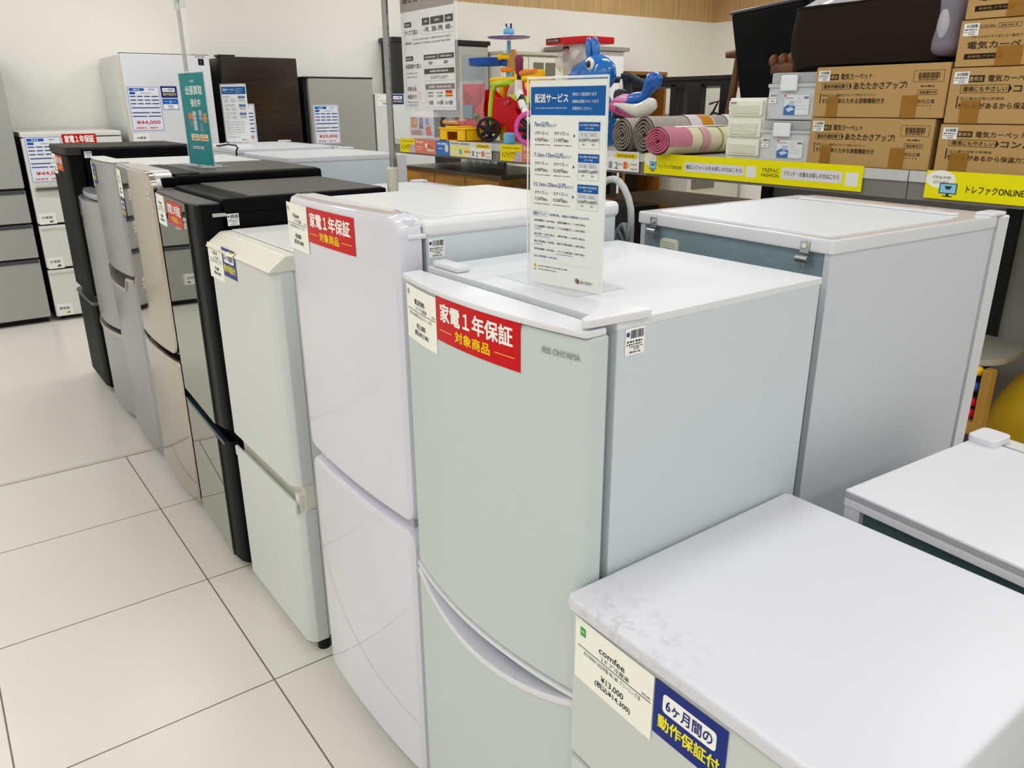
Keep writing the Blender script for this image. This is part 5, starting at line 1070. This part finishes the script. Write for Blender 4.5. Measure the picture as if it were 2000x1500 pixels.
for x0,x1 in ((4.82,5.12),(5.13,5.53)):
    g=G(); g.box(x0,x1,6.60,6.622,.9,1.905,wc,.003); D=g.build('door',T)
    for c in (0,1):
        for r_ in range(3):
            w2=(x1-x0-.12)/2; g=G(); g.box(x0+.055+c*(w2+.012),x0+.055+c*(w2+.012)+w2-.012,6.596,6.602,1.60-.28*r_,1.855-.28*r_,wn_); g.build('pane',D)
    g=G(); g.box(x0,x1,6.60,6.622,.05,.88,wc,.003); g.build('door',T)
T=thing('wardrobe','plain white wardrobe with a taupe top board behind the blue hopping toy','wardrobe',(6.1,6.8,0))
g=G(); g.box(5.70,6.44,6.62,7.02,0,1.99,mat('wardrobe_white','d8d8d6',.4),.004); g.build('case',T)
g=G(); g.box(5.66,6.47,6.56,7.03,1.99,2.03,mat('wardrobe_top','8b8478',.5),.004); g.build('top',T)
g=G(); g.box(5.715,6.425,6.602,6.622,.05,1.985,mat('wardrobe_door','dcdcdb',.4),.004); g.build('door',T)
wst=wood('wood_amber','6d4413','8f5d1e',(1,10,10),.4)
T=thing('open_shelf','brown wooden open shelf by the back wall beyond the low black table','shelf',(6.75,6.8,0))
for z in (1.765,1.30,.85,.4):
    g=G(); g.box(6.50,7.14,6.62,7.02,z,z+.035,wst,.003); g.build('shelf_board',T)
for x in (6.50,7.105):
    g=G(); g.box(x,x+.035,6.62,7.02,0,1.765,wst,.003); g.build('side_panel',T)
g=G(); g.box(6.535,7.105,7.0,7.02,.05,1.76,mat('shelf_dark','2a2118',.6)); g.build('back_panel',T)
T=thing('glass_cabinet','pale low cabinet with a glass door seen below the black table','cabinet',(8.0,6.3,0))
g=G(); g.box(7.35,8.30,6.4,7.0,0,1.35,mat('pale_cabinet','cfccbf',.5),.004); g.build('case',T)
g=G(); g.box(7.42,7.82,6.385,6.40,.5,1.28,wn_,.002); g.build('glass_door',T)
# ---------------------------------------------------------------- under the shelf
honey=wood('wood_honey','9a691c','c08a2c',(9,1.2,9),.42); dkw=wood('wood_brown_top','463520','5c482c',(9,1.2,9),.3)
T=thing('sideboard','honey brown wooden sideboard with drawers under the left end of the shelf','sideboard',(3.1,4.53,.1605))
g=G(); g.box(2.865,3.40,3.945,5.11,.1605,1.035,honey,.003); g.build('case',T)
g=G(); g.box(2.845,3.42,3.93,5.125,1.035,1.058,dkw,.004); g.build('top',T)
for y0,y1 in ((3.955,4.325),(4.335,4.70),(4.71,5.10)):
    g=G(); g.box(2.848,2.868,y0,y1,.80,1.022,honey,.002); g.build('drawer',T)
    g=G(); g.box(2.848,2.868,y0,y1,.20,.785,honey,.002); g.build('door',T)
panel('price_tag',T,(2.95,3.9445,.985),(1,0,0),ZU,.05,.045,[('d',.1,.15,.9,.3,K,5),('d',.15,.5,.8,.6,K,5)],'d8d4c8')
glm=mat('vase_glass','cfe0d0',.05,alpha=.3)
for k,(y,h) in enumerate(((4.72,.10),(4.63,.09),(4.54,.11),(4.45,.09),(4.36,.10))):
    g=G(); g.lathe([(.022,0),(.024,.004),(.02,h*.6),(.026,h)],glm,(3.15,y,1.0585),n=16)
    o=g.build('glass_vase'); tag(o,'small clear glass vase in the row standing on the sideboard','vase','glass vases on the sideboard')
T=thing('record_player','black round-cornered box with an orange-brown lid right of the sideboard','box',(2.98,3.72,.1605))
g=G(); g.box(2.86,3.12,3.62,3.86,.1605,.955,plastic_black,.006); g.build('case',T)
g=G(); g.lathe([(.11,.955),(.115,.965),(.115,1.0),(.11,1.004)],mat('lid_rust','8a5a38',.4),(2.99,3.74,0),n=30); g.build('lid',T)
T=thing('wooden_table','brown wooden table under the shelf behind the grey hose','table',(3.25,2.75,.1605))
am=wood('wood_dark_amber','7d5414','a8761f',(9,1.2,9),.35)
g=G(); g.box(3.0,3.56,2.46,3.30,.955,.985,am,.006); g.build('table_top',T)
for x in (3.03,3.48):
    for y in (2.5,3.2):
        g=G(); g.box(x,x+.05,y,y+.05,.1605,.956,am,.003); g.build('leg',T)
T=thing('black_carton','black carton with a small red print in front of the wooden table','box',(2.9,2.96,.1605))
g=G(); g.box(2.80,2.99,2.78,3.08,.80,.985,mat('carton_black','101012',.4),.003); g.build('carton',T)
g=G(); g.box(2.81,2.98,2.79,3.07,.1605,.80,mat('carton_grey','2a2a2c',.6),.003); g.build('lower_carton',T)
panel('print',T,(2.7995,3.06,.975),NX,ZU,.16,.03,[('d',.1,.2,.9,.7,'b5525c',5)])
# right end: pale table, wooden bead frame, exercise ball
T=thing('side_table','pale table top with a rounded corner behind the yellow ball at the right edge','table',(3.05,1.45,0))
ct=mat('table_cream','b0ab9c',.45)
g=G(); g.prism(rrect(2.86,3.24,1.075,1.85,.13,9),'z',.585,.61,ct,.004,2); g.build('table_top',T)
for x in (2.98,3.12):
    for y in (1.25,1.7):
        g=G(); g.box(x-.02,x+.02,y-.02,y+.02,0.0005,.586,ct,.003); g.build('leg',T)
g=G(); g.ball((3.15,.815,.3255),.325,mat('ball_yellow','c39a08',.45,bump=.1,bscale=30),48); tag(g.build('exercise_ball',wn=False,ang=80),'large yellow exercise ball at the right edge','ball')
pine=wood('wood_pine','a87a30','bd9040',(8,8,1),.45)
T=thing('bead_frame','pale wooden bead toy frame between the large white refrigerator and the yellow ball','toy',(2.72,1.16,0))
for y in (1.005,1.305):
    g=G(); g.box(2.70,2.745,y,y+.032,.0005,.635,pine,.006); g.build('post',T)
    g=G(); g.box(2.60,2.84,y-.004,y+.036,.0005,.05,pine,.006); g.build('foot',T)
g=G(); g.box(2.70,2.74,1.03,1.31,.40,.445,pine,.006); g.build('shelf_bar',T)
for k,(z,c,n) in enumerate(((.62,yel,3),(.565,navyb,3),(.51,red,4),(.47,red,3))):
    g=G(); g.tube([(2.722,1.03,z),(2.722,1.31,z)],.003,zinc,8); w=g.build('rod',T)
    for j in range(n):
        g=G(); g.ball((2.722,1.055+.034*j,z),.016,c,14); g.build('bead',w)
